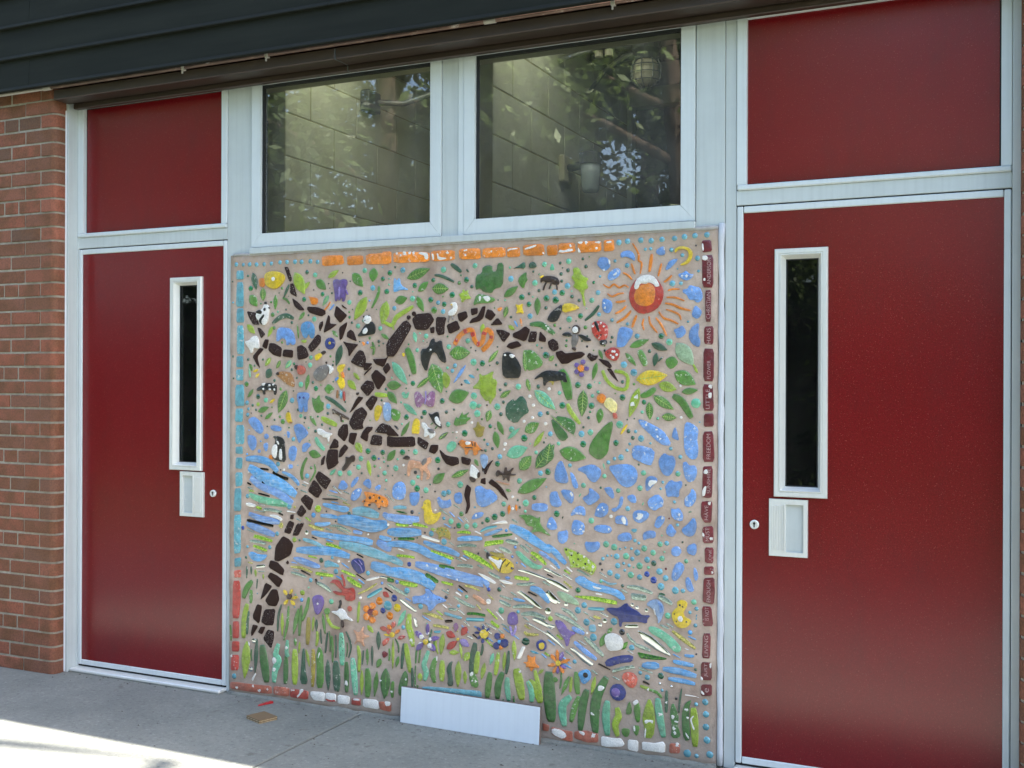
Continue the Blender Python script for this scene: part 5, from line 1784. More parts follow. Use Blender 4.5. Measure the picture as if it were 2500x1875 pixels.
s W wb 19.7 507 803 551 803 597 799
s W wb 56 597 791 676 789 769 772 846 786
s W wb 17.7 478 765 517 765 559 772
s M ye 14.2 447 761 478 750 524 743
s M gg 11.9 559 761 601 762 669 739
b W sb 15.2 676 744 721 739
p W wb 459 738 544 730 639 726 777 720 770 684 695 701 601 701 463 712
s W ag 17.8 416 695 467 685 525 668
b M yg 12.6 538 683 575 676 613 669
s W wb 39 380 645 467 648 563 651 658 635
s W ag 42 605 686 696 676 788 657 866 637
p W sb 357 611 400 617 459 602 506 589 504 571 459 573 389 590
p W ag 533 617 605 596 604 584 564 587 527 575
d G dg 512 609 11.3
d T ag 569 624 7.7
d T ag 588 566 11.9
d T ag 750 571 10.2
d M mi 435 725 10
d G lg 370 690 11.5
d G dg 397 689 5.7
p purple_shell nv 666 617 692 633 726 627 733 599 737 575 707 563 685 580 670 598
+b rib pv 3.4 685 621 714 601 726 577
+b rib pv 3.4 707 626 726 605
s W wb 44 766 608 807 599 866 591
s M ye 12.2 349 568 408 569 467 554
s M gg 12.2 353 545 393 539 436 529
b M yg 14.1 485 551 533 548 575 546
s M yg 12.5 617 573 655 562 689 552
s M yg 20.8 644 545 681 526 719 510
d T ag 456 518 9.9
b M bk 9.9 483 526 491 504
s M gg 17.7 491 511 533 495 564 475
p red_lobster re 556 513 579 534 610 527 621 505 640 494 678 507 689 479 685 447 640 446 636 468 602 465 575 476 579 483 617 476 625 486 598 503 579 518
+b feeler re 5.6 619 556 630 531 634 506
d T ag 514 532 6.3
d M wh 602 611 6.3
d M wh 655 614 3.5
d M wh 850 783 5.4
d M wh 751 736 4.1
s M wh 10.2 744 540 774 549 807 558
b M mi 8.8 811 561 862 559
s M ye 9.6 704 480 752 503 796 532
s M ag 17.1 749 468 785 490 822 512
d G sb 820 534 6.8
s W sb 27 824 828 846 817 872 806
s W wb 23.6 846 755 872 747
s W wb 20.3 806 730 836 723 865 721
s W sb 37 795 708 836 691 866 681
d D bk 586 782 4.2
d D bk 538 823 3.5
d D bk 383 914 4.3
s L mg 29.5 141 490 110 454 92 409
l L lg 157 544 162 511 12.5
l L lg 202 526 202 504 8.8
b L dg 5.2 170 502 166 458
p N re 33 482 71 486 76 411 67 315 32 314
p N re 34 299 67 302 68 225 32 223
p N re 30 208 70 212 68 165 28.2 162
p N re 26.1 145 68 150 64 81 22.3 75
+d chip wh 26.1 142 6.8
d T ag 40 51 12.7
s K mg 18.5 135 450 135 420 133 390
s K lg 31 113 385 98 313 93 229
s K dg 13.3 123 352 115 298 113 248
l K lg 113 218 100 48 48
+l chip wh 122 216 128 196 6.7
p B br 168 389 197 384 181 301 148 321 146 338
p B br 209 368 270 377 258 302 218 298 191 312
p B br 146 296 175 291 140 241 136 260
p B br 189 289 214 291 197 256 175 264
p B br 228 281 262 276 260 240 247 196 202 237
d M mi 151 222 11.1
l K dg 169 234 159 77 22.1
d M mi 136 92 10.4
p M wh 139 51 161 80 164 74 145 39
s K gr 44 198 210 210 126 223 45
s K tg 33 287 223 271 172 287 151 267 99 263 49
+p chip wh 251 156 267 165 283 147 259 124
+p chip wh 259 118 275 113 267 96 255 98
s K dg 10.9 302 398 286 347 282 278
l K lg 306 362 307 261 15.2
s K mg 13 340 395 334 319 315 242
s K tg 19.5 335 244 331 188 343 173
+d chip wh 331 211 7.2
s K gr 26.7 327 175 327 112 324 50
l K mg 393 390 366 273 22.2
s K mg 15.7 409 404 402 335 398 270
s K mg 17.8 448 443 437 394 413 336
l K mg 376 258 378 222 14.3
l K lg 400 244 396 192 10.7
s K lg 34 375 209 375 131 375 53
p K dg 416 217 428 215 430 124 446 63 403 59 410 148
l K lg 434 215 453 140 14.2
s K oc 21.2 471 219 473 155 469 54
s K oc 23.4 447 356 445 301 441 235
l K lg 474 361 468 296 12
l K dg 489 350 488 298 14.1
s K lg 14.1 492 299 494 270 488 234
l K mg 520 379 534 290 14.1
p K mg 500 241 523 209 527 161 527 58 489 50 492 141 488 189
+p chip wh 504 210 511 211 504 187 496 180
s K dg 8.4 546 298 540 252 536 210
s K mg 11.9 569 287 573 230 573 172
s K tg 29.1 618 305 620 235 623 165
+d chip bk 618 286 2.8
+d chip bk 624 267 2.8
+d chip bk 615 247 2.8
+d chip bk 626 229 2.8
+d chip bk 617 209 2.8
+d chip bk 626 280 2.8
s K dg 8.3 641 313 660 277 667 246 656 201
l K dg 548 182 551 48 26.6
s K dg 38 590 181 594 120 596 50
s K gr 24.2 645 183 645 126 646 53
+d chip wh 644 91 9.7
s K tg 31 675 203 683 131 691 46
s K lg 17.2 701 259 709 213 707 146
l K lg 722 157 721 50 17.8
s K mg 31 750 167 754 107 750 44
l K mg 748 251 750 179 15
l K dg 773 264 774 179 12.2
l K mg 798 159 785 51 22.4
l K gr 842 177 835 48 47
+d chip wh 818 123 6.1
l K mg 816 215 798 175 23.6
l K dg 804 329 805 251 22.3
s K lg 12.3 708 446 704 402 701 357
l yellow_flower ye 314 464 334 443 14.5
+l petal ye 361 472 350 448 12.9
+l petal ye 389 438 358 432 12.9
+l petal ye 374 403 354 422 14.3
+l petal ye 318 399 338 424 14.4
+d center br 345 438 12.2
d G wb 409 428 9.3
d G lg 413 460 12.1
p purple_flower pu 466 445 495 460 522 453 530 428 518 395 499 370 484 375 472 413
+d center wh 497 420 4.9
s apple_branch lg 14 541 393 549 356 572 329 610 323
+d leaf mg 545 391 14
p white_dog wh 572 395 595 395 614 413 644 396 648 378 678 365 674 358 644 368 618 359 603 377 568 389
+b tail bk 7.6 610 444 614 429 606 410
+p leg br 616 359 629 357 633 328 618 330
p pink_star pk 675 329 708 310 734 351 723 309 768 305 723 290 740 251 708 282 682 257 701 294
d orange_flower or 745 420 14.3
+d petal or 776 435 13.6
+d petal or 747 387 15.7
+d petal or 775 375 13.6
+d petal or 789 406 12.2
+d center mr 767 408 14.3
d G or 807 458 16.9
d T ag 848 443 19.5
d G nv 825 419 12.8
d G or 859 400 16.8
l P re 826 497 855 478 23.6
l P ro 812 346 855 338 20.3
l P re 852 306 827 269 18.2
p P mr 821 237 830 251 856 238 830 216
l K lg 749 349 779 321 20.5
d P ro 659 412 11.7
d M wh 713 463 6.9
d G tg 564 434 11.9
l P ye 830 319 863 316 8.1
p N rb 20.4 24 79 25.9 133 27.3 247 31 252 -4.7 150 -8.9 18.4 -8.1
+d chip wh 149 19.3 5.9
+d chip wh 182 3.3 7.4
+d chip wh 227 15.4 5.9
+d chip wh 58 1.7 7.5
p N rb 261 33 346 35 344 -4.8 260 -5.4
p N rr 350 32 448 34 446 -5.1 348 -6
+p chip wh 352 28.7 379 32 377 25.4 354 24.1
+p chip wh 403 38 430 37 411 18.1 395 -3.4 379 -2.1 401 16.9
p N wh 460 34 533 38 534 -2.2 477 -2.8 458 17.4
p N wh 537 37 591 38 591 1.8 537 -0.2
+p chip re 537 12.7 566 8.2 591 14.5 591 2.4 537 0.5
p N wh 600 36 661 36 659 0.8 600 -1.8
p N rr 672 31 715 33 717 3.4 670 2.2
+p chip wh 676 31 713 33 713 23.5 676 22
p N wh 728 35 802 38 811 -1.8 728 0.1
p N rb 806 33 868 37 868 -3.8 813 -0
+p chip wh 831 37 868 40 868 21.1 839 17.3
s M gg 14.8 846 534 890 514 944 492
d T ag 942 513 12.6
d G nv 880 476 14.7
d T ag 1008 453 11.9
p blue_shark sb 970 493 1011 496 1036 510 1029 531 1050 527 1071 507 1102 501 1133 488 1116 479 1088 472 1074 456 1060 439 1046 438 1043 462 1004 468 972 459 972 477
+d eye nv 1098 491 3.3
d G bk 1128 501 7.8
d M mi 1138 531 5.8
s M mi 16.7 910 475 944 453 987 429
p M ye 1013 427 1060 431 1095 424 1118 405 1095 409 1047 419
p M gg 1147 515 1195 500 1232 485 1266 473 1256 466 1209 477 1154 502
d T ag 1186 470 8.3
d G tg 1222 511 8.3
d T bl 1322 549 9.4
d G dg 1370 553 9.4
d M wh 1322 500 10.7
s P pk 19.1 1252 520 1286 504 1313 489
p M gg 1372 533 1428 520 1425 513 1372 524
p M mi 1407 568 1431 569 1480 548 1528 522 1565 495 1554 491 1512 509 1464 540 1412 560
p W wb 1431 527 1487 519 1480 511 1435 513
s W wb 27.6 1506 570 1547 559 1589 519
s M gg 15.6 1369 509 1396 499 1422 491
s M gg 15.5 1428 486 1474 496 1522 496
d G tg 1379 469 13.1
b M gg 11 1140 454 1178 454
p W ag 1120 441 1158 433 1202 428 1199 414 1151 423 1120 429
b M dg 10.9 1224 442 1266 446 1308 442
b M ag 14.1 1221 419 1263 421 1303 425
b M bk 11 1123 402 1159 406
b M ye 11.1 1068 380 1106 379 1142 375
p M ag 1070 357 1104 362 1099 350 1075 349
b M yg 12.6 1333 422 1353 409 1370 402
s M ye 9.6 1215 556 1249 552 1283 540
p purple_jellyfish pu 1407 438 1415 462 1432 470 1450 460 1455 431 1448 418 1412 415
+s tentacle pv 8.1 1419 412 1425 392 1429 375
+s tentacle pv 8 1445 415 1442 394 1432 372
s M gg 18.5 1464 461 1519 469 1576 454
s M mi 18.4 1519 450 1560 438 1602 418
p M mi 1480 430 1503 432 1548 410 1602 386 1602 372 1561 400 1506 424
s M ye 12.3 1481 395 1497 385 1542 389
d G dg 1487 356 17.2 14.8
d blue_flower nv 1556 348 21.9
+p center ye 1546 357 1567 362 1572 348 1564 332 1548 334
p M wh 1471 335 1487 335 1465 283 1449 285
l M ag 1507 321 1545 313 9.2
d T ag 1453 470 7.4
l blue_star_flower nv 1260 369 1287 371 9.5
+l petal nv 1271 392 1290 379 9.5
+l petal nv 1300 404 1300 383 9.5
+l petal nv 1328 395 1313 378 9.4
+l petal nv 1323 349 1310 360 11.3
+l petal nv 1297 329 1300 353 11.4
+l petal nv 1275 345 1290 358 11.4
+d center ye 1304 368 18.3
d blue_pansy nv 1363 365 13.1
+d petal nv 1395 340 17.4
+d petal nv 1360 326 14.4
+d petal or 1385 368 8.7
+d petal or 1380 322 8.1
+d center wb 1372 344 7.5
l red_flower re 1130 357 1172 343 29.1
+l petal re 1224 388 1202 352 28.7
+l petal re 1134 291 1180 326 27.1
+l petal mv 1175 401 1175 365 21.2
+l petal pv 1196 333 1236 311 28.8
+d center ye 1185 335 5.8
l purple_daisy pu 983 347 1026 319 23.1
+l petal pu 1043 385 1043 336 15.1
+l petal pu 1096 332 1050 319 19.5
+l petal pu 1082 279 1047 300 26
+l petal pu 991 270 1022 304 23.1
+d center ye 1034 309 11.2
+d spot wh 1014 327 9.9
+d spot wh 1043 345 7.2
+d spot wh 1057 322 7.8
+d spot wh 1054 295 10.5
+d spot wh 1010 295 9.9
l red_bloom ro 847 342 865 325 20.2
+l petal ro 881 379 876 351 16.7
+l petal or 850 361 869 344 16.8
+l petal re 900 310 937 321 15.4
+l petal ro 825 277 858 305 20.2
+l petal or 908 348 887 327 13.3
+d center ye 873 322 11.4
d G ye 895 437 17.4
d T ag 852 440 17.5
d T ag 924 357 9.3
l K tg 937 431 898 359 19.9
s K lg 29.8 955 417 951 370 962 334 973 282
+d chip wh 966 307 8.6
p M mi 974 404 988 399 995 365 983 363
l K lg 1115 350 1105 263 24.6
l K lg 1144 275 1189 281 19.4
l K lg 1192 321 1203 256 11.5
l K lg 1236 286 1213 248 28.7
l K lg 876 304 875 179 13.4
l K mg 903 235 891 187 16.7
s K dg 15.3 928 291 923 241 918 184
s K lg 24.6 937 292 946 243 959 173
p K gr 931 180 947 169 949 126 931 74 902 68 904 121
+d chip wh 940 143 5.3
s K dg 11.3 968 193 970 153 970 116
l K lg 1005 176 1009 142 21.7
s K tg 24.2 1047 272 1026 212 1037 182 1028 148
s K mg 26 1082 249 1065 195 1076 144
+b chip wh 5.9 1087 255 1086 234
s K lg 25.9 1112 240 1110 200 1110 154
p K dg 1162 245 1152 214 1162 166 1162 139 1135 139 1141 173 1131 205 1141 231
l K lg 1187 245 1184 139 28.9
l K lg 1216 209 1218 155 17.9
s K dg 28.6 1263 328 1253 267 1244 203
s K lg 25.3 1277 294 1269 248 1267 203
p K mg 1237 202 1254 213 1274 185 1281 150 1251 144 1237 175
+p chip wh 1237 202 1254 213 1260 199 1244 188
+d chip wh 1252 174 5.1
+d chip wh 1267 173 6.3
l K lg 1307 252 1291 181 20.8
s K dg 10.7 1297 326 1295 302 1290 280
s K mg 27 1331 216 1324 164 1318 110
s K gr 29.9 1387 222 1367 170 1364 113
l K tg 1345 295 1331 246 15.7
s K lg 18.8 1368 300 1360 249 1354 207
l K lg 1396 306 1390 229 15.6
s K dg 13.7 1413 311 1410 263 1402 218
l K lg 1435 355 1439 276 19.8
s K tg 24.9 1407 204 1407 165 1414 110
s K lg 40 1446 244 1459 195 1472 123
+d chip wh 1463 234 5.6
p orange_starfish or 1475 274 1500 276 1494 308 1516 293 1532 306 1526 276 1552 259 1523 258 1513 237 1504 259 1488 254 1494 267
s K lg 18.3 1528 247 1539 205 1555 166
l K lg 1564 254 1542 234 12.2
s K tg 25.8 1497 200 1514 161 1514 120
s K lg 37 1501 203 1536 169 1552 121
l K mg 848 167 848 61 20.2
s K mg 16.8 877 127 873 95 874 58
+d chip wh 873 83 6
p N ag 1016 119 1048 125 1281 135 1291 132 1293 110 1234 112 1131 111 1020 111
l P or 1583 271 1605 279 12.1
p W wb 1690 618 1722 638 1767 612 1831 602 1884 589 1906 561 1888 553 1856 571 1802 579 1761 581 1722 593
+p chip wh 1767 603 1786 598 1812 594 1799 586 1774 591
s M gg 17 1909 608 1956 606 2011 590
d G dg 1891 609 6.7
d G eg 1709 578 10.6
s M mi 19.1 1578 609 1624 594 1670 571
p L pg 1616 566 1644 567 1683 554 1713 532 1714 517 1680 523 1638 535
p M yg 1693 556 1774 560 1869 550 1869 535 1790 542 1703 549
s M mi 28.7 1578 563 1598 540 1624 524
d M mi 1629 525 7
d M mi 1660 518 8.8
d T ag 1735 522 11.8
d T ag 1709 500 13.1
b M ag 12.4 1751 510 1818 514
d M mi 1583 486 13.4
p M gg 1925 586 1987 582 1985 559 1928 560
p navy_dolphin nv 1825 518 1847 523 1875 522 1909 549 1919 532 1956 518 1968 504 2005 508 1990 492 1990 474 1962 479 1916 474 1891 473 1888 452 1879 454 1878 490 1853 494 1834 507
p blue_dolphin pb 1984 547 2005 566 2029 570 2051 556 2057 530 2048 500 2033 475 2033 499 2023 515 2014 532
+b belly wh 4.8 2017 535 2023 512
+p back sb 2029 563 2051 553 2054 530 2042 517 2039 543
s M gg 17.9 2032 583 2060 571 2087 556
p G dg 2035 595 2054 595 2063 586 2035 586
p yellow_seahorse ye 2105 569 2126 578 2146 570 2144 549 2129 531 2135 514 2161 505 2159 490 2141 474 2114 471 2093 490 2085 521 2099 542 2111 549
+d eye bk 2118 557 4.1
+d spot bk 2097 522 2.9
+d spot bk 2144 497 3.5
+d spot bk 2105 495 2.9
+d spot bk 2129 552 2.9
+p belly wh 2108 508 2120 520 2132 508 2126 494 2114 497
d T ag 2043 619 13.7
d T ag 2099 609 14.1
d T ag 2128 610 8.8
d G tg 2170 572 10.5
d T ag 2180 548 8.1
d G tg 2070 512 11.8
d T ag 2155 532 7
b T ag 6.4 2181 527 2179 506
d T ag 2176 486 7.6
d G wb 2156 458 8.8
d M mi 1931 541 6.7
d M mi 1987 525 7.2
d M mi 1950 531 7.2
s M gg 15.8 1613 479 1667 461 1736 423
s M gg 15.8 1634 501 1677 487 1706 459
d T ag 1745 457 13.7
p W ag 1755 449 1784 451 1784 421 1755 422
d T ag 1857 470 14.1
d M mi 1820 470 9.2
d M mi 1801 451 8
b M ye 9.3 1774 483 1803 477
p purple_starfish pu 1610 453 1641 453 1661 433 1668 419 1707 411 1677 396 1671 359 1661 355 1655 384 1628 415
d G lg 1593 457 10.8
s M mi 14.7 1579 432 1595 427 1612 427
s W sb 18.8 1685 430 1710 420 1736 411
p M mi 1579 413 1618 384 1658 345 1645 347 1579 389
d M wh 1747 415 5
d T ag 1773 401 14.9
b M mi 12.1 1902 457 1959 462
d G bk 1890 433 12.2
p white_shell wh 1819 410 1838 425 1863 426 1888 414 1898 391 1891 367 1863 359 1838 357 1824 378
l K mg 1803 369 1825 422 24.6
l L mg 1832 423 1850 446 15.3
l M mg 1888 366 1913 399 18.2
p M mi 1929 443 1963 445 2009 429 2048 401 2084 370 2082 362 2036 376 1993 395 1935 424
p W tg 1996 466 2024 466 2072 444 2108 416 2125 394 2111 375 2084 387 2054 419 1996 445
s M ye 16.5 2087 457 2126 432 2177 400
s M gg 15.1 1938 392 1969 384 2003 373
s M gg 12.1 1910 431 1922 411 1944 396
d T ag 1929 378 12.1
p M dg 1951 364 1994 360 2067 353 2064 346 2009 341 1963 342
p W nv 1819 317 1870 341 1935 352 1935 324 1885 314 1829 290
s W sb 20 1694 376 1742 342 1787 317
s M gg 18.7 1736 399 1774 369 1816 332
p M mi 1678 350 1691 355 1736 326 1781 295 1835 274 1819 273 1775 279 1730 304
p M gg 1851 285 1895 303 1948 315 1945 300 1895 289 1854 274
p W wb 1975 329 2036 335 2039 306 1966 304
s W wb 17.7 2091 344 2129 340 2171 336
s W wb 11.7 2135 371 2153 370 2172 372
s W wb 24.9 2052 311 2115 309 2181 298
s W wb 17.7 2073 277 2124 275 2176 269
p M wh 2132 399 2156 393 2144 391
d G dg 2177 322 5.8
d D bk 2180 380 3.5
d T ag 1963 286 7.8
d T ag 1991 272 10.8
d G dg 2044 284 12.5
d T ag 1696 299 8.8
d T ag 2049 230 6.5
d T mi 2040 254 5.4
d T mi 2085 249 5.3
l orange_flower or 1622 338 1629 293 13.9
+l petal or 1597 317 1622 290 14
+l petal or 1586 273 1622 282 14
+l petal or 1606 245 1625 275 14
+l petal or 1652 250 1634 276 13.9
+l petal or 1678 306 1635 288 13.8
+l petal pu 1648 332 1635 297 15.8
+l petal pu 1662 270 1635 282 12.6
+l petal pu 1626 244 1627 275 12.7
+d center ye 1629 287 11.4
p blue_bloom wb 1711 254 1723 268 1752 277 1767 258 1762 236 1737 215 1724 225 1720 240
+d center bk 1743 253 10.6
d navy_bloom nv 1875 202 32
+d center pu 1867 201 17.7
p coral_bloom ro 1889 260 1901 282 1932 285 1954 267 1948 237 1932 223 1908 235
s K lg 13.2 1963 237 1991 230 2000 226
+d chip wh 1994 227 5.4
s K mg 12 2000 226 2028 220 2049 202
p N mr 2200 559 2236 561 2244 490 2204 486
+t lettering wh 2220 533 15.2 54 IS_NOT
p N mr 2206 460 2234 462 2232 370 2201 368
+t lettering wh 2218 414 14.6 86 LIVING
p N mr 2198 353 2238 355 2239 290 2198 287
+p chip wh 2230 354 2238 353 2237 332 2231 334
+p chip wh 2198 304 2208 291 2204 286 2196 287
+t lettering wh 2218 325 15.2 54 JUST
p N mr 2199 270 2240 275 2239 233 2198 228
+p chip wh 2199 253 2214 237 2207 232 2199 238
+t lettering wh 2221 252 14.6 17.2 e
p M wh 2137 226 2160 225 2195 221 2139 221
d T ag 2214 207 11.6
d T ag 2180 194 7.6
d D bk 2104 206 5.3
s K gr 52 1587 248 1591 148 1599 52
l K mg 1605 220 1627 219 20.8
l K mg 1674 241 1642 164 17.2
s K lg 12.4 1683 239 1681 209 1678 178
s K mg 24 1702 261 1706 215 1710 174
l K lg 1782 253 1766 179 16.9
s K tg 34 1681 162 1649 128 1646 88 1655 42
s K mg 23.9 1715 166 1696 118 1682 63
s K gr 33 1748 197 1731 132 1721 35
s K gr 40 1829 255 1791 179 1780 105 1784 34
+p chip wh 1794 219 1804 223 1825 216 1815 202 1791 192
+p chip wh 1763 116 1787 101 1763 101
s K tg 32 1832 164 1826 102 1833 31
s K lg 28 1870 143 1877 112 1864 77 1874 33
p K mg 1920 179 1930 151 1930 125 1903 121
p K mg 1890 68 1925 69 1919 39 1902 34 1890 48
p K mg 1935 158 1962 177 1966 101 1946 95
+p chip wh 1933 174 1954 186 1959 171 1939 157
p K mg 1936 84 1964 87 1953 41 1936 61
+p chip wh 1937 81 1944 85 1947 63 1939 61
p K lg 1999 201 2019 159 2023 111 2016 46 1980 41 1983 74 1971 111 1979 151
+p chip wh 1979 112 2016 117 2016 98 2003 109 1983 93
+p chip wh 1983 84 1989 84 1986 42 1980 41
s K tg 29.3 2032 199 2039 139 2056 55
+d chip wh 2043 140 7.8
s K dg 13 2067 232 2066 190 2066 149
+d chip wh 2066 187 5.2
p K gr 2089 195 2109 158 2115 130 2109 110 2125 62 2083 56 2089 101 2079 144
+d chip wh 2091 135 7.1
+d chip wh 2105 121 6.4
+d chip wh 2097 94 6.5
+d chip wh 2099 79 6.5
p K gr 2164 209 2154 186 2154 123 2161 60 2135 53 2125 119 2128 170 2141 197
+d chip wh 2144 170 6.4
+d chip wh 2148 141 4.5
+p chip wh 2141 89 2158 66 2151 62 2140 79
s K lg 31 2170 181 2174 119 2177 37
+b chip wh 6.4 2170 153 2161 133 2174 97
s K dg 7.7 2125 245 2118 200 2115 155
d T ag 2215 206 11.4
d T ag 2217 162 12
d T ag 2217 115 12.7
d T ag 2221 67 13.3
d T ag 2147 7.6 14.7
d T ag 2232 15.3 13.3
d T ag 2182 3.4 8.3
p N rb 1562 43 1590 37 1588 13.4 1563 13.3
p N rb 1599 33 1657 26.1 1689 27.2 1689 -14.2 1650 -11.4 1601 5.1
+p chip wh 1599 33 1653 28.9 1667 11 1657 -10.4 1601 5.1
p N rb 1696 28.2 1749 39 1795 32 1795 -0.9 1749 -7.4 1696 1.7
+p chip wh 1714 34 1742 33 1742 14.7 1716 24.2
+d chip wh 1775 24.3 10.2
p N wh 1807 25.3 1854 23.7 1888 26.9 1902 7.7 1892 -3.5 1833 -13.5 1807 -12.3
p N wh 1915 27.4 1956 28.3 1956 -15.2 1915 -11.4
p N wh 1971 27.2 2020 27.6 2053 39 2063 27.4 2061 -3.2 1973 -4.7
p N rb 2079 36 2119 40 2119 3.6 2078 -0.8
+d chip wh 2109 34 7.7
p M mi 1290 405 1336 368 1339 371 1297 409
p M wh 1781 568 1808 565 1809 570 1784 575
p M ye 115 570 144 567 144 571 118 576
p M mi 1208 408 1237 390 1239 394 1214 413
p M gg 1558 598 1590 583 1593 588 1563 604
p W wb 1303 361 1343 338 1345 341 1308 364
p M gg 511 563 546 561 546 565 514 569
p M ye 1265 482 1288 462 1291 465 1271 485
p M gg 1379 413 1428 392 1430 396 1384 418
p M yg 1312 467 1360 430 1364 434 1320 472
p W wb 1197 393 1231 364 1233 367 1202 395
p W wb 1180 537 1205 525 1208 530 1185 543
p M mi 1183 452 1213 435 1216 439 1189 458
p M wh 1353 461 1389 430 1391 433 1358 464
p M bk 1495 551 1534 538 1536 542 1499 557
p M ye 1156 378 1184 361 1187 365 1162 384
p M mi 1340 702 1369 689 1370 692 1343 706
p M wh 1588 664 1616 650 1618 653 1593 669
p W sb 551 911 596 902 597 907 555 918
p M gg 1423 835 1450 822 1452 827 1428 840
p M gg 1364 389 1388 376 1390 379 1368 394
p M yg 1372 340 1407 325 1409 329 1376 345
p M gg 1269 641 1299 630 1301 634 1274 647
p M gg 1482 740 1516 722 1518 726 1487 744
p M gg 148 807 211 800 211 803 152 812
p M bk 690 646 727 634 728 639 694 652
p W wb 701 540 732 522 735 526 706 545
p W wb 1014 413 1056 394 1057 397 1018 417
p M gg 1419 544 1447 530 1449 534 1424 549
p W wb 615 603 655 583 657 586 620 608
p W wb 2089 369 2119 358 2120 361 2092 373
p M gg 1189 375 1211 360 1214 365 1195 380
p M gg 400 906 438 897 439 902 404 912
p M gg 151 628 206 618 207 623 155 634
p M gg 2038 471 2073 461 2075 467 2042 478
p M wh 1171 523 1197 510 1199 514 1176 529
p M gg 109 718 149 707 150 710 113 723
p M gg 1764 273 1791 258 1793 262 1769 278
p M gg 2064 480 2092 468 2093 471 2068 485
p M mi 1795 651 1828 635 1830 638 1800 656
p M yg 443 619 490 614 491 619 447 627
p W wb 1203 675 1232 664 1234 669 1208 681
p W wb 1463 663 1487 648 1489 652 1468 668
p M gg 1702 654 1759 631 1761 636 1709 661
p M mi 1644 634 1681 615 1684 619 1650 639
p W sb 1139 851 1166 830 1169 834 1145 855
p M bk 462 705 490 698 491 701 465 710
p M mi 569 933 617 900 619 904 575 936
p M yg 1303 347 1341 318 1343 322 1309 351
p M bk 1248 358 1272 346 1275 350 1253 364
p M bk 1792 299 1842 282 1844 286 1797 305
p M wh 1258 777 1286 768 1288 772 1262 782
p M yg 1567 319 1591 306 1593 310 1572 324
p M ye 1480 417 1506 405 1508 409 1485 423
p M gg 1104 529 1142 514 1143 518 1108 533
p M mi 1306 411 1356 389 1358 393 1311 415
p W wb 1644 284 1681 269 1684 274 1649 291
p W wb 1554 313 1578 298 1580 301 1558 317
p M ye 1315 527 1344 508 1347 511 1320 531
p M gg 1954 302 2011 287 2013 292 1959 308
p M gg 1474 449 1500 438 1502 442 1479 454
p M yg 1648 649 1675 636 1677 641 1653 656
p W wb 1425 377 1459 359 1461 362 1430 382
p M bk 404 555 455 537 457 542 409 560
p M gg 1655 337 1691 313 1693 316 1660 341
p W wb 1643 311 1677 287 1680 290 1649 315
p M wh 1194 667 1221 657 1222 660 1198 672
p M gg 1139 728 1163 714 1164 717 1143 731
p M mi 1712 382 1743 368 1745 371 1716 386
p M wh 898 683 927 675 928 678 901 688
p M gg 1853 257 1880 247 1881 251 1856 262
p M ye 621 865 662 851 663 854 625 870
p M gg 1730 495 1754 484 1756 487 1734 499
p M gg 408 932 433 925 434 929 411 937
p M mi 1799 498 1832 484 1835 488 1804 504
p M mi 1225 349 1252 340 1254 345 1230 357
p W wb 1179 832 1207 811 1209 813 1183 835
p M ye 1358 334 1386 315 1388 318 1363 338
p M mi 1130 476 1154 466 1155 469 1133 480
p M ye 1640 608 1683 582 1686 587 1647 614
p M bk 831 514 872 495 874 499 837 519
p M ye 1384 357 1413 336 1415 339 1389 360
p M gg 1171 664 1201 650 1203 653 1175 668
p M yg 426 789 455 773 458 776 432 794
p W sb 933 478 962 468 964 472 937 484
p W wb 1581 371 1614 352 1616 355 1586 375
p W wb 2147 440 2179 431 2180 436 2151 446
p W wb 562 863 601 859 602 863 565 869
p M bk 1972 252 2000 244 2001 249 1976 259
p M wh 1348 712 1393 690 1395 693 1353 715
p W wb 535 697 573 691 574 695 538 703
p M gg 532 745 567 737 568 742 536 752
p M mi 1207 832 1232 813 1234 816 1212 836
p M gg 378 780 405 771 406 775 382 786
p W wb 1114 800 1151 785 1152 788 1118 805
p M gg 173 532 210 535 210 539 175 537
p M yg 1081 441 1111 423 1113 427 1085 445
p M mi 833 908 878 882 880 885 838 912
p M bk 1184 552 1226 528 1228 531 1189 556
p M yg 1505 692 1530 678 1532 681 1510 697
p W wb 587 545 623 531 625 534 592 550
p M wh 327 809 376 807 376 811 330 816
p W sb 352 587 386 585 387 589 355 593
p M mi 1910 364 1934 355 1935 358 1913 368
p M gg 360 556 395 552 395 556 363 561
p M mi 170 836 207 828 208 831 173 840
p M gg 1884 595 1912 581 1914 585 1888 599
p W wb 1256 393 1304 371 1305 375 1261 397
p M wh 1658 664 1684 646 1686 649 1663 667
p M yg 1617 393 1643 377 1646 381 1623 398
p M gg 1095 860 1148 830 1150 833 1100 863
p M bk 1577 627 1605 618 1606 621 1580 632
p M yg 120 891 148 891 149 895 122 897
p M gg 1159 881 1192 866 1193 869 1164 885
p W wb 1387 399 1417 382 1419 385 1391 403
p M gg 1755 477 1777 462 1780 465 1759 482
p M gg 1299 706 1323 690 1326 695 1305 712
p M gg 592 749 650 731 651 734 597 754
p M bk 690 561 738 540 740 543 694 565
p M mi 1372 575 1396 563 1397 566 1376 579
p M mi 620 912 657 900 659 905 625 918
p M wh 415 943 442 936 444 940 419 949
p M wh 1109 469 1132 455 1134 458 1113 472
d D tg 2046 811 3.2
d G mg 755 1571 6.5
d D mg 1108 1737 4
d G tg 723 1645 6.5
d G eg 1269 1436 5
d D dg 1639 1833 3.2
d G eg 364 1463 6.5
d G dg 1729 1211 5
d D dg 362 1344 3.2
d G mg 1607 1609 6.5
d D tg 1503 1141 3.2
d D tg 377 448 3.2
d D dg 1358 1527 4
d D mg 447 1128 3.2
d G dg 440 1675 5
d G dg 1385 1305 6.5
d D dg 633 1298 4
d D dg 1360 1715 3.2
d D tg 865 1402 4
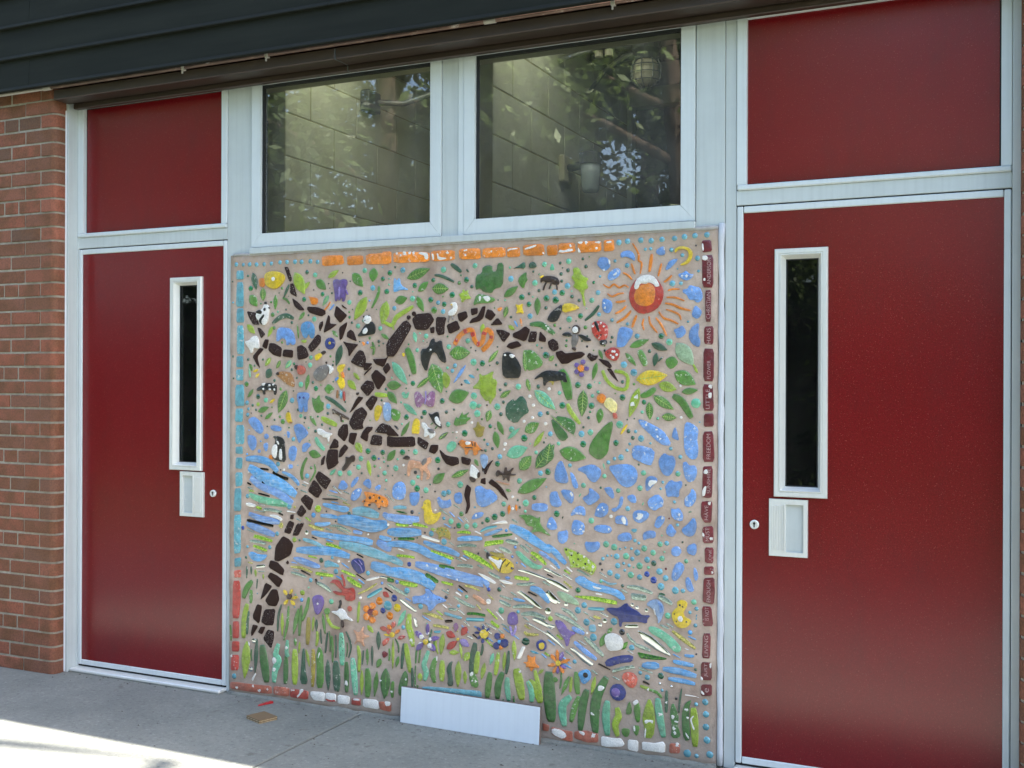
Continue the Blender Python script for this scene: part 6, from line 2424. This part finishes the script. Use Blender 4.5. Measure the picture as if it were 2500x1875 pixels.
d D mg 759 1221 3.2
d D ag 1574 973 3.2
d D dg 656 1816 3.2
d G eg 491 1233 5
d D tg 544 1112 3.2
d D dg 334 1762 3.2
d G dg 1714 1433 5
d G dg 113 1484 6.5
d G mg 621 1215 5
d D eg 183 1733 4
d D tg 446 485 4
d D tg 1775 1386 3.2
d D tg 965 1761 3.2
d D ag 386 1017 3.2
d D mg 571 1472 4
d G dg 1450 915 5
d D dg 1936 1248 3.2
d D mg 497 1525 3.2
d D eg 601 1328 3.2
d D mg 1348 1198 3.2
d G tg 828 1047 5
d D dg 1324 1452 3.2
d D eg 571 1385 3.2
d G eg 1657 1548 5
d D dg 1000 1457 3.2
d D eg 1697 1624 3.2
d G tg 894 1060 5
d D tg 1681 1677 3.2
d D tg 1174 1157 3.2
d D tg 1038 384 3.2
d G dg 1306 1109 6.5
d G dg 1514 1823 5
d G mg 782 1027 6.5
d D tg 1391 1713 4
d D dg 678 1027 3.2
d T ag 26.6 1742 5
d G eg 1769 1771 6.5
d D dg 2138 1004 3.2
d G tg 1789 1348 6.5
d G dg 31 1399 5
d D mg 1616 1268 3.2
d D dg 428 1471 3.2
d D tg 1678 1740 3.2
d D ag 2189 1239 3.2
d D mg 246 1271 4
d G mg 1934 1379 5
d D dg 870 991 3.2
d G tg 1130 1443 6.5
d G dg 1563 1148 5
d D ag 835 931 4
d D ag 372 393 3.2
d G eg 1300 1152 5
d D tg 2056 750 4
d D eg 339 1182 4
d G tg 839 969 6.5
d G mg 1289 1235 5
d D eg 935 1358 4
d D dg 1744 1564 4
d G tg 910 1299 5
d G tg 1532 1531 5
d G dg 1802 1324 5
d D dg 1238 1525 4
d D tg 849 1820 4
d D mg 1571 1166 3.2
d D dg 1552 1521 4
d D tg 1589 1758 4
d D eg 283 1778 3.2
d D eg 1191 1821 4
d G dg 568 1456 5
d D dg 668 1695 3.2
d G dg 562 1768 5
d G dg 27.4 1498 5
d D mg 1859 1343 3.2
d D dg 1670 1598 3.2
d D tg 1000 1587 4
d G tg 915 1208 5
d D tg 1693 758 3.2
d G eg 1692 1590 6.5
d D eg 567 1439 3.2
d G dg 717 995 5
d G mg 651 1684 5
d D dg 1722 1545 4
d D eg 1130 1572 4
d D dg 1908 1244 3.2
d G dg 879 1867 5
d G tg 1795 1383 5
d D dg 822 1547 4
d D mg 1770 1509 3.2
d D eg 1540 1811 4
d D dg 704 1556 3.2
d D dg 420 1206 3.2
d G tg 276 1694 5
d D ag 169 436 4
d G eg 653 1662 6.5
d G tg 1665 1569 6.5
d D ag 817 1871 4
d D mg 949 1099 3.2
d D mg 1344 1684 3.2
d D tg 1016 1555 4
d G tg 849 1795 5
d D dg 2190 727 3.2
d D eg 946 1542 4
d D dg 1034 1550 3.2
d D mg 825 1064 3.2
d D mg 1751 1871 3.2
d D eg 801 1538 4
d G dg 1750 1248 6.5
d D mg 506 1370 4
d D eg 1157 1179 3.2
d G dg 1840 1540 5
d D tg 1513 1723 4
d D dg 24.1 1837 4
d D dg 951 1412 4
d D eg 788 1692 3.2
d D tg 809 1021 4
d D mg 1815 1526 3.2
d G eg 1756 1271 5
d D tg 1740 1671 3.2
d G tg 1412 1843 5
d D dg 1126 1346 4
d D dg 932 997 3.2
s K gr 8.8 1439 35 1439 84 1435 134
s K mg 8.7 1467 33 1462 66 1462 99
s K dg 7.9 1340 13.7 1333 61 1336 107
s K mg 6.3 1015 42 1015 70 1019 99
s K gr 6.6 984 105 983 155 985 205
s K lg 6.3 1100 43 1101 71 1098 99
s K gr 7.6 141 131 137 158 139 185
s K mg 11 1520 38 1516 70 1505 103
s K mg 6.3 1193 34 1194 63 1203 93
s K dg 6.5 1160 48 1159 74 1160 100
s K lg 7.5 1487 41 1485 74 1490 107
s K lg 7.2 1092 264 1082 297 1081 330
s K mg 7.8 972 40 972 66 972 92
s K mg 8.9 1289 36 1294 64 1291 91
s K dg 9 590 194 591 244 588 293
s K mg 7.6 1384 60 1383 88 1391 116
s K mg 6.9 1001 217 1006 261 1011 305
s K gr 6 560 217 561 261 555 305
s K dg 10.2 1414 40 1403 68 1408 96
s K dg 6.6 1304 38 1317 66 1319 94
s K lg 6.3 1071 44 1064 73 1075 102
s K lg 10.7 1543 53 1547 81 1553 109
s K mg 7.4 999 62 995 94 996 125
s K mg 11 1227 42 1217 72 1231 101
s K dg 6.8 516 247 511 278 511 309
s K gr 8.5 903 249 902 278 887 307
s K gr 9.9 1366 35 1365 65 1364 95
s K gr 7.7 1635 187 1640 220 1641 254
s K mg 9 1142 32 1149 65 1144 97
s K mg 6.2 1123 28 1128 65 1127 102
s K mg 6.4 1070 272 1074 297 1070 323
s K mg 8.1 857 211 860 236 858 262
s K mg 6.5 1256 23.2 1263 61 1260 100
s K gr 8.7 1239 51 1241 77 1244 103
s K dg 9.3 1048 291 1053 327 1062 363
s K mg 7.1 23.3 211 22.3 246 18 281
s K lg 9.3 961 24 960 63 955 102
s K gr 7.6 986 214 988 252 994 291
s K gr 6.4 644 204 649 235 647 266
s K dg 6.6 725 180 727 210 730 240'''
for ln in DATA.split('\n'):
    if not ln: continue
    sub=ln[0]=='+'; t=ln[1:].split() if sub else ln.split(); sh,kind,c=t[:3]
    if sh=='t':
        x,z,hh,L=map(float,t[3:7]); fc=bpy.data.curves.new('lettering','FONT'); fc.body=t[7].replace('_',' '); fc.align_x='CENTER'; fc.align_y='CENTER'; fc.size=1; fc.extrude=.0; fc.offset=-.012
        fo=bpy.data.objects.new('lettering',fc); COL.objects.link(fo); dg=bpy.context.evaluated_depsgraph_get(); me=bpy.data.meshes.new_from_object(fo.evaluated_get(dg)); bpy.data.objects.remove(fo)
        xs_=[q.co.x for q in me.vertices];ys_=[q.co.y for q in me.vertices]; sx=L*.9/1000/(max(xs_)-min(xs_)); sy=hh*.95/1000/(max(ys_)-min(ys_)); mx=(max(xs_)+min(xs_))/2;my=(max(ys_)+min(ys_))/2
        for q in me.vertices: X=(q.co.x-mx)*sx; Yq=(q.co.y-my)*sy; q.co=(-Yq,0,X)
        me.materials.clear(); me.materials.append(letter_mat); o=bpy.data.objects.new('lettering',me); COL.objects.link(o); o.parent=cur[0]
        o.location=(x/1000-cur[1][0]/1000,-(cur[2]+.35-cur[1][2])/1000,z/1000-cur[1][1]/1000); continue
    v=[float(q) for q in t[3:]]
    kk=kind if len(kind)==1 else ('H' if kind=='thin_patch' else 'A')
    o2=outline(sh,kk,v)
    cx=sum(p[0] for p in o2)/len(o2); cz=sum(p[1] for p in o2)/len(o2)
    if not sub:
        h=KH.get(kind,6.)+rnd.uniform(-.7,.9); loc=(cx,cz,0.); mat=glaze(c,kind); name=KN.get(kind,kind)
        if sh=='d' and kind in('G','T','D'):
            r=v[2]
            if kind!='D': o2=[(cx+(p[0]-cx)*(1+.04*math.sin(3*i+cx)),cz+(p[1]-cz)*(1+.04*math.cos(2*i+cz))) for i,p in enumerate(o2)]
            ob=prism(o2,-3,h,min(1.2,r*.25),mat,name,mural,loc,dome=min(4.2,r*.5) if kind!='D' else .8)
        elif sh in'ls' and kind in'LVKPY' : ob=leafmesh(sh,v,-3,h,mat,name,mural,loc)
        elif sh=='b' and len(kind)>1: ob=leafmesh(sh,v,-3,h,mat,name,mural,loc)
        else:
            sz=min(max(p[0] for p in o2)-min(p[0] for p in o2),max(p[1] for p in o2)-min(p[1] for p in o2))
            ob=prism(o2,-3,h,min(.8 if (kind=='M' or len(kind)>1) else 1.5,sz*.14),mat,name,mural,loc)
        ob.location=(cx/1000,0,cz/1000)
        if kind=='M': ob.rotation_euler=(R(rnd.uniform(-5,5)),R(0),R(rnd.uniform(-5,5))); 
        if kind in'NSB': ob.rotation_euler=(R(rnd.uniform(-1.2,1.2)),0,R(rnd.uniform(-1.2,1.2)))
        if len(kind)>1: tag(ob,'glazed clay '+name.replace('_figure','').replace('_',' ')+' set in the mural')
        cur=(ob,loc,h,sh,v)
        if kind=='V' and sh in'ls': veins(sh,v,h,vein_light,ob,loc)
        elif kind=='V': pass
    else:
        ph=cur[2]; loc=cur[1]; mat=glaze(c,'A')
        if kind=='thin_patch':  # thin irregular patch, mostly white, lying on its tile
            
            if sh=='d':
                r_=v[2]; n_=11; o2=[]
                for i in range(n_): a=2*math.pi*i/n_; q_=r_*rnd.uniform(.45,1.3); o2.append((cx+q_*math.cos(a),cz+q_*math.sin(a)))
            else:
                o3=[]
                for i,p in enumerate(o2):
                    k=.94*rnd.uniform(.82,1.08); o3.append((cx+(p[0]-cx)*k,cz+(p[1]-cz)*k))
                o2=o3
            ob=prism(o2,ph-2.2,ph+.35,.2,mat,'thin_patch',cur[0],(loc[0],loc[1],0))
        else: ob=prism(o2,-2,ph+1.2+rnd.uniform(0,.8),min(1.2,.2*min(max(p[0] for p in o2)-min(p[0] for p in o2),max(p[1] for p in o2)-min(p[1] for p in o2))),mat,kind,cur[0],(loc[0],loc[1],0))
# ------------------------------------------------------------------ loose things on the pavement
bd=empty('white_board',(2.18,-.045,-.03)); tag(bd,'white laminated board leaning on its edge against the mural foot','board')
V,F=boxg(-.318,.318,-.009,.009,0,.146,.0008); core=obj('core',V,F,M['boardcore'],bd); 
V,F=boxg(-.3182,.3182,-.0105,-.0091,.0005,.1455,.0004); face=obj('laminate_face',V,F,M['board'],bd)
bd.rotation_euler=(R(-4),0,R(-1.6))
wb=empty('wood_block',(1.318,-.26,-.0295)); tag(wb,'small plywood offcut lying on the pavement','offcut'); wb.rotation_euler=(0,0,R(-20))
V,F=[],[]
for k in range(4):
    V,F=boxg(-.05,.05,-.043,.043,k*.0036,k*.0036+.0034,.0004); obj('ply_layer',[(x*1.0+random.uniform(-.0006,.0006),y,z) for x,y,z in V],F,M['ply'] if k%2==0 else m_plain('ply_core',lin(120,98,70),.9),wb)
V=[(-.036,-.012,0),(.038,.004,0),(.030,.018,0),(.004,.012,0),(-.028,.006,0)];V=V+[(x*.96,y*.9,.006+.004*math.sin(30*x)) for x,y,z in V]
F=[[4,3,2,1,0],[5,6,7,8,9]]+[[i,(i+1)%5,(i+1)%5+5,i+5] for i in range(5)]
rs=obj('plastic_scrap',V,F,M['redplastic'],None,(1.2,-.085,-.0295)); rs.rotation_euler=(0,0,R(52)); tag(rs,'small bent scrap of bright red plastic on the pavement','scrap')
gr=[];gf=[]; rn=random.Random(9)
for i in range(420):
    near=rn.random()<.6; x=rn.uniform(-1,4.4); y=-abs(rn.gauss(0,.05))-.03 if near else rn.uniform(-1.4,-.03); r=rn.choice([.0012,.0018,.0025,.004]) ; k=len(gr); a=rn.uniform(0,6.28); e=rn.uniform(1,2.6)
    P=[(math.cos(a+q)*r*(e if q in(0,math.pi) else 1),math.sin(a+q)*r) for q in(0,math.pi/2,math.pi,3*math.pi/2)]
    gr+=[(x+p[0],y+p[1],-.0293) for p in P]+[(x,y,-.0293+r*.9)]; gf+=[[k,k+1,k+4],[k+1,k+2,k+4],[k+2,k+3,k+4],[k+3,k,k+4]]
tag(obj('grit',gr,gf,m_plain('grit',lin(84,76,64),.95)),'grit and crumbs scattered over the pavement','grit',kind='stuff')
# ------------------------------------------------------------------ trees across the lawn (seen mirrored in the glass), plus an added shade tree and hedges
def tree(label,x,y,h,rx,nl,mat,seed,limbs=None,leaf=.11,zlo=.28):
    rn=random.Random(seed); t=empty('tree',(x,y,-.08)); tag(t,label,'tree','trees on the lawn')
    V,F=tube([(0,0,0),(.05*rn.uniform(-1,1),.05,h*.2),(.12*rn.uniform(-1,1),.1*rn.uniform(-1,1),h*.45),(.2*rn.uniform(-1,1),.1,h*.8),(0,0,h*.98)],[.24,.18,.15,.08,.02],10)
    ends=[]
    for k in range(16):
        a=rn.uniform(0,6.283); z0=h*rn.uniform(zlo,max(.8,zlo+.1)); l=rx*rn.uniform(.5,1)*(1.15-z0/h*.7); e=Vector((l*math.cos(a),l*math.sin(a),z0+l*rn.uniform(.0,.45)))
        tube([(0,0,z0),tuple(e*.5+Vector((0,0,z0*.5+.1))),tuple(e)],[.07,.045,.012],6,V,F); ends+=[e,e*.65+Vector((0,0,z0*.35))]
    for L in limbs or []:
        P=[Vector(p)-Vector((x,y,-.08)) for p in L]; tube([tuple(p) for p in P],[.10,.08,.06,.05,.03][:len(P)],7,V,F); ends+=[P[0]]
    obj('trunk',V,F,M['trunk'],t,smooth=True)
    V=[];F=[]
    for i in range(nl):
        c=rn.choice(ends); p=c+Vector((rn.gauss(0,.42),rn.gauss(0,.42),rn.gauss(0,.30)))
        d=Vector((rn.uniform(-1,1),rn.uniform(-1,1),rn.uniform(-.9,.3))).normalized(); s=d.cross(Vector((rn.uniform(-1,1),rn.uniform(-1,1),rn.uniform(-1,1)))).normalized(); L=leaf*rn.uniform(.6,1.3); k=len(V)
        V+=[tuple(p),tuple(p+d*L*.5+s*L*.22),tuple(p+d*L),tuple(p+d*L*.5-s*L*.22)]; F.append([k,k+1,k+2,k+3])
    obj('crown',V,F,mat,t)
    return t
tree('broad tree nearest the right end of the pavement',9.2,-3.6,13,2.6,17000,M['leafb'],1,[[(9.2,-3.6,6.5),(8.9,-1.4,8.6),(8.78,.50,9.0),(8.04,.37,9.0),(7.3,.2,9.0)]],leaf=.17)
tree('light green tree on the lawn facing the mural',.4,-8.6,8.5,3.2,17000,M['leafa'],2,leaf=.17)
tree('dark tree on the lawn facing the left window',-3.2,-8.0,9.5,3.4,17000,M['leafb'],3,leaf=.17)
tree('tall dark tree at the left end of the lawn',-6.8,-7.2,10.0,3.6,17000,M['leafb'],4,leaf=.17)
tree('tree farthest left beside the brick wall',-10.2,-5.4,9.0,3.4,14000,M['leafa'],5,leaf=.17)
tree('tree behind the light green one facing the mural',-1.2,-12.5,11.0,3.6,16000,M['leafb'],6,leaf=.2)
tree('tall tree behind the dark ones on the left',-5.6,-12.5,11.5,3.8,16000,M['leafb'],7,leaf=.2)
tree('added slender tall tree beyond the roof, unseen, shading the ground at left',9.4,-.6,18,2.0,9000,M['leafb'],9,leaf=.2,zlo=.74)  # added out of view to shade the pavement mirrored in the far door
tree('tree filling the gap behind the dark trees',-1.7,-11.6,9.5,2.3,20000,M['leafa'],10,leaf=.2)
tree('light tree standing behind the camera on the right',4.6,-12.2,9.5,3.2,15000,M['leafa'],8,leaf=.18)

def added_hedge(label,x0,x1,y0,y1,h,seed):  # leafy screen added out of view to darken what the doors mirror
    rn=random.Random(seed); t=empty('added_hedge',((x0+x1)/2,(y0+y1)/2,-.08)); tag(t,label,'added_hedge')
    V,F=boxg(-(x1-x0)/2+.25,(x1-x0)/2-.25,-(y1-y0)/2+.25,(y1-y0)/2-.25,0,h-.3); obj('inner_twigs',V,F,M['trunk'],t)
    V=[];F=[]
    for i in range(16000):
        f=rn.random(); x=rn.uniform(-.5,.5)*(x1-x0); y=(y1-y0)*.5*(1 if f<.6 else rn.uniform(-1,1)); z=rn.uniform(0,h) if f<.6 else h
        y+=rn.gauss(0,.09); z+=rn.gauss(0,.07); p=Vector((x,y,z)); d=Vector((rn.uniform(-1,1),rn.uniform(-1,1),rn.uniform(-.6,1))).normalized(); q=d.cross(Vector((rn.uniform(-1,1),rn.uniform(-1,1),rn.uniform(-1,1)))).normalized(); L=.12*rn.uniform(.6,1.3); k=len(V)
        V+=[tuple(p),tuple(p+d*L*.5+q*L*.25),tuple(p+d*L),tuple(p+d*L*.5-q*L*.25)]; F.append([k,k+1,k+2,k+3])
    obj('foliage',V,F,M['leafb'],t)
added_hedge('added dark leafy screen on the left, unseen, darkening the door reflections',-15,-2.5,-10.2,-9.0,3.0,21)
added_hedge('added dark leafy screen on the right, unseen, darkening the door reflections',-2.2,11,-10.4,-9.2,3.0,22)
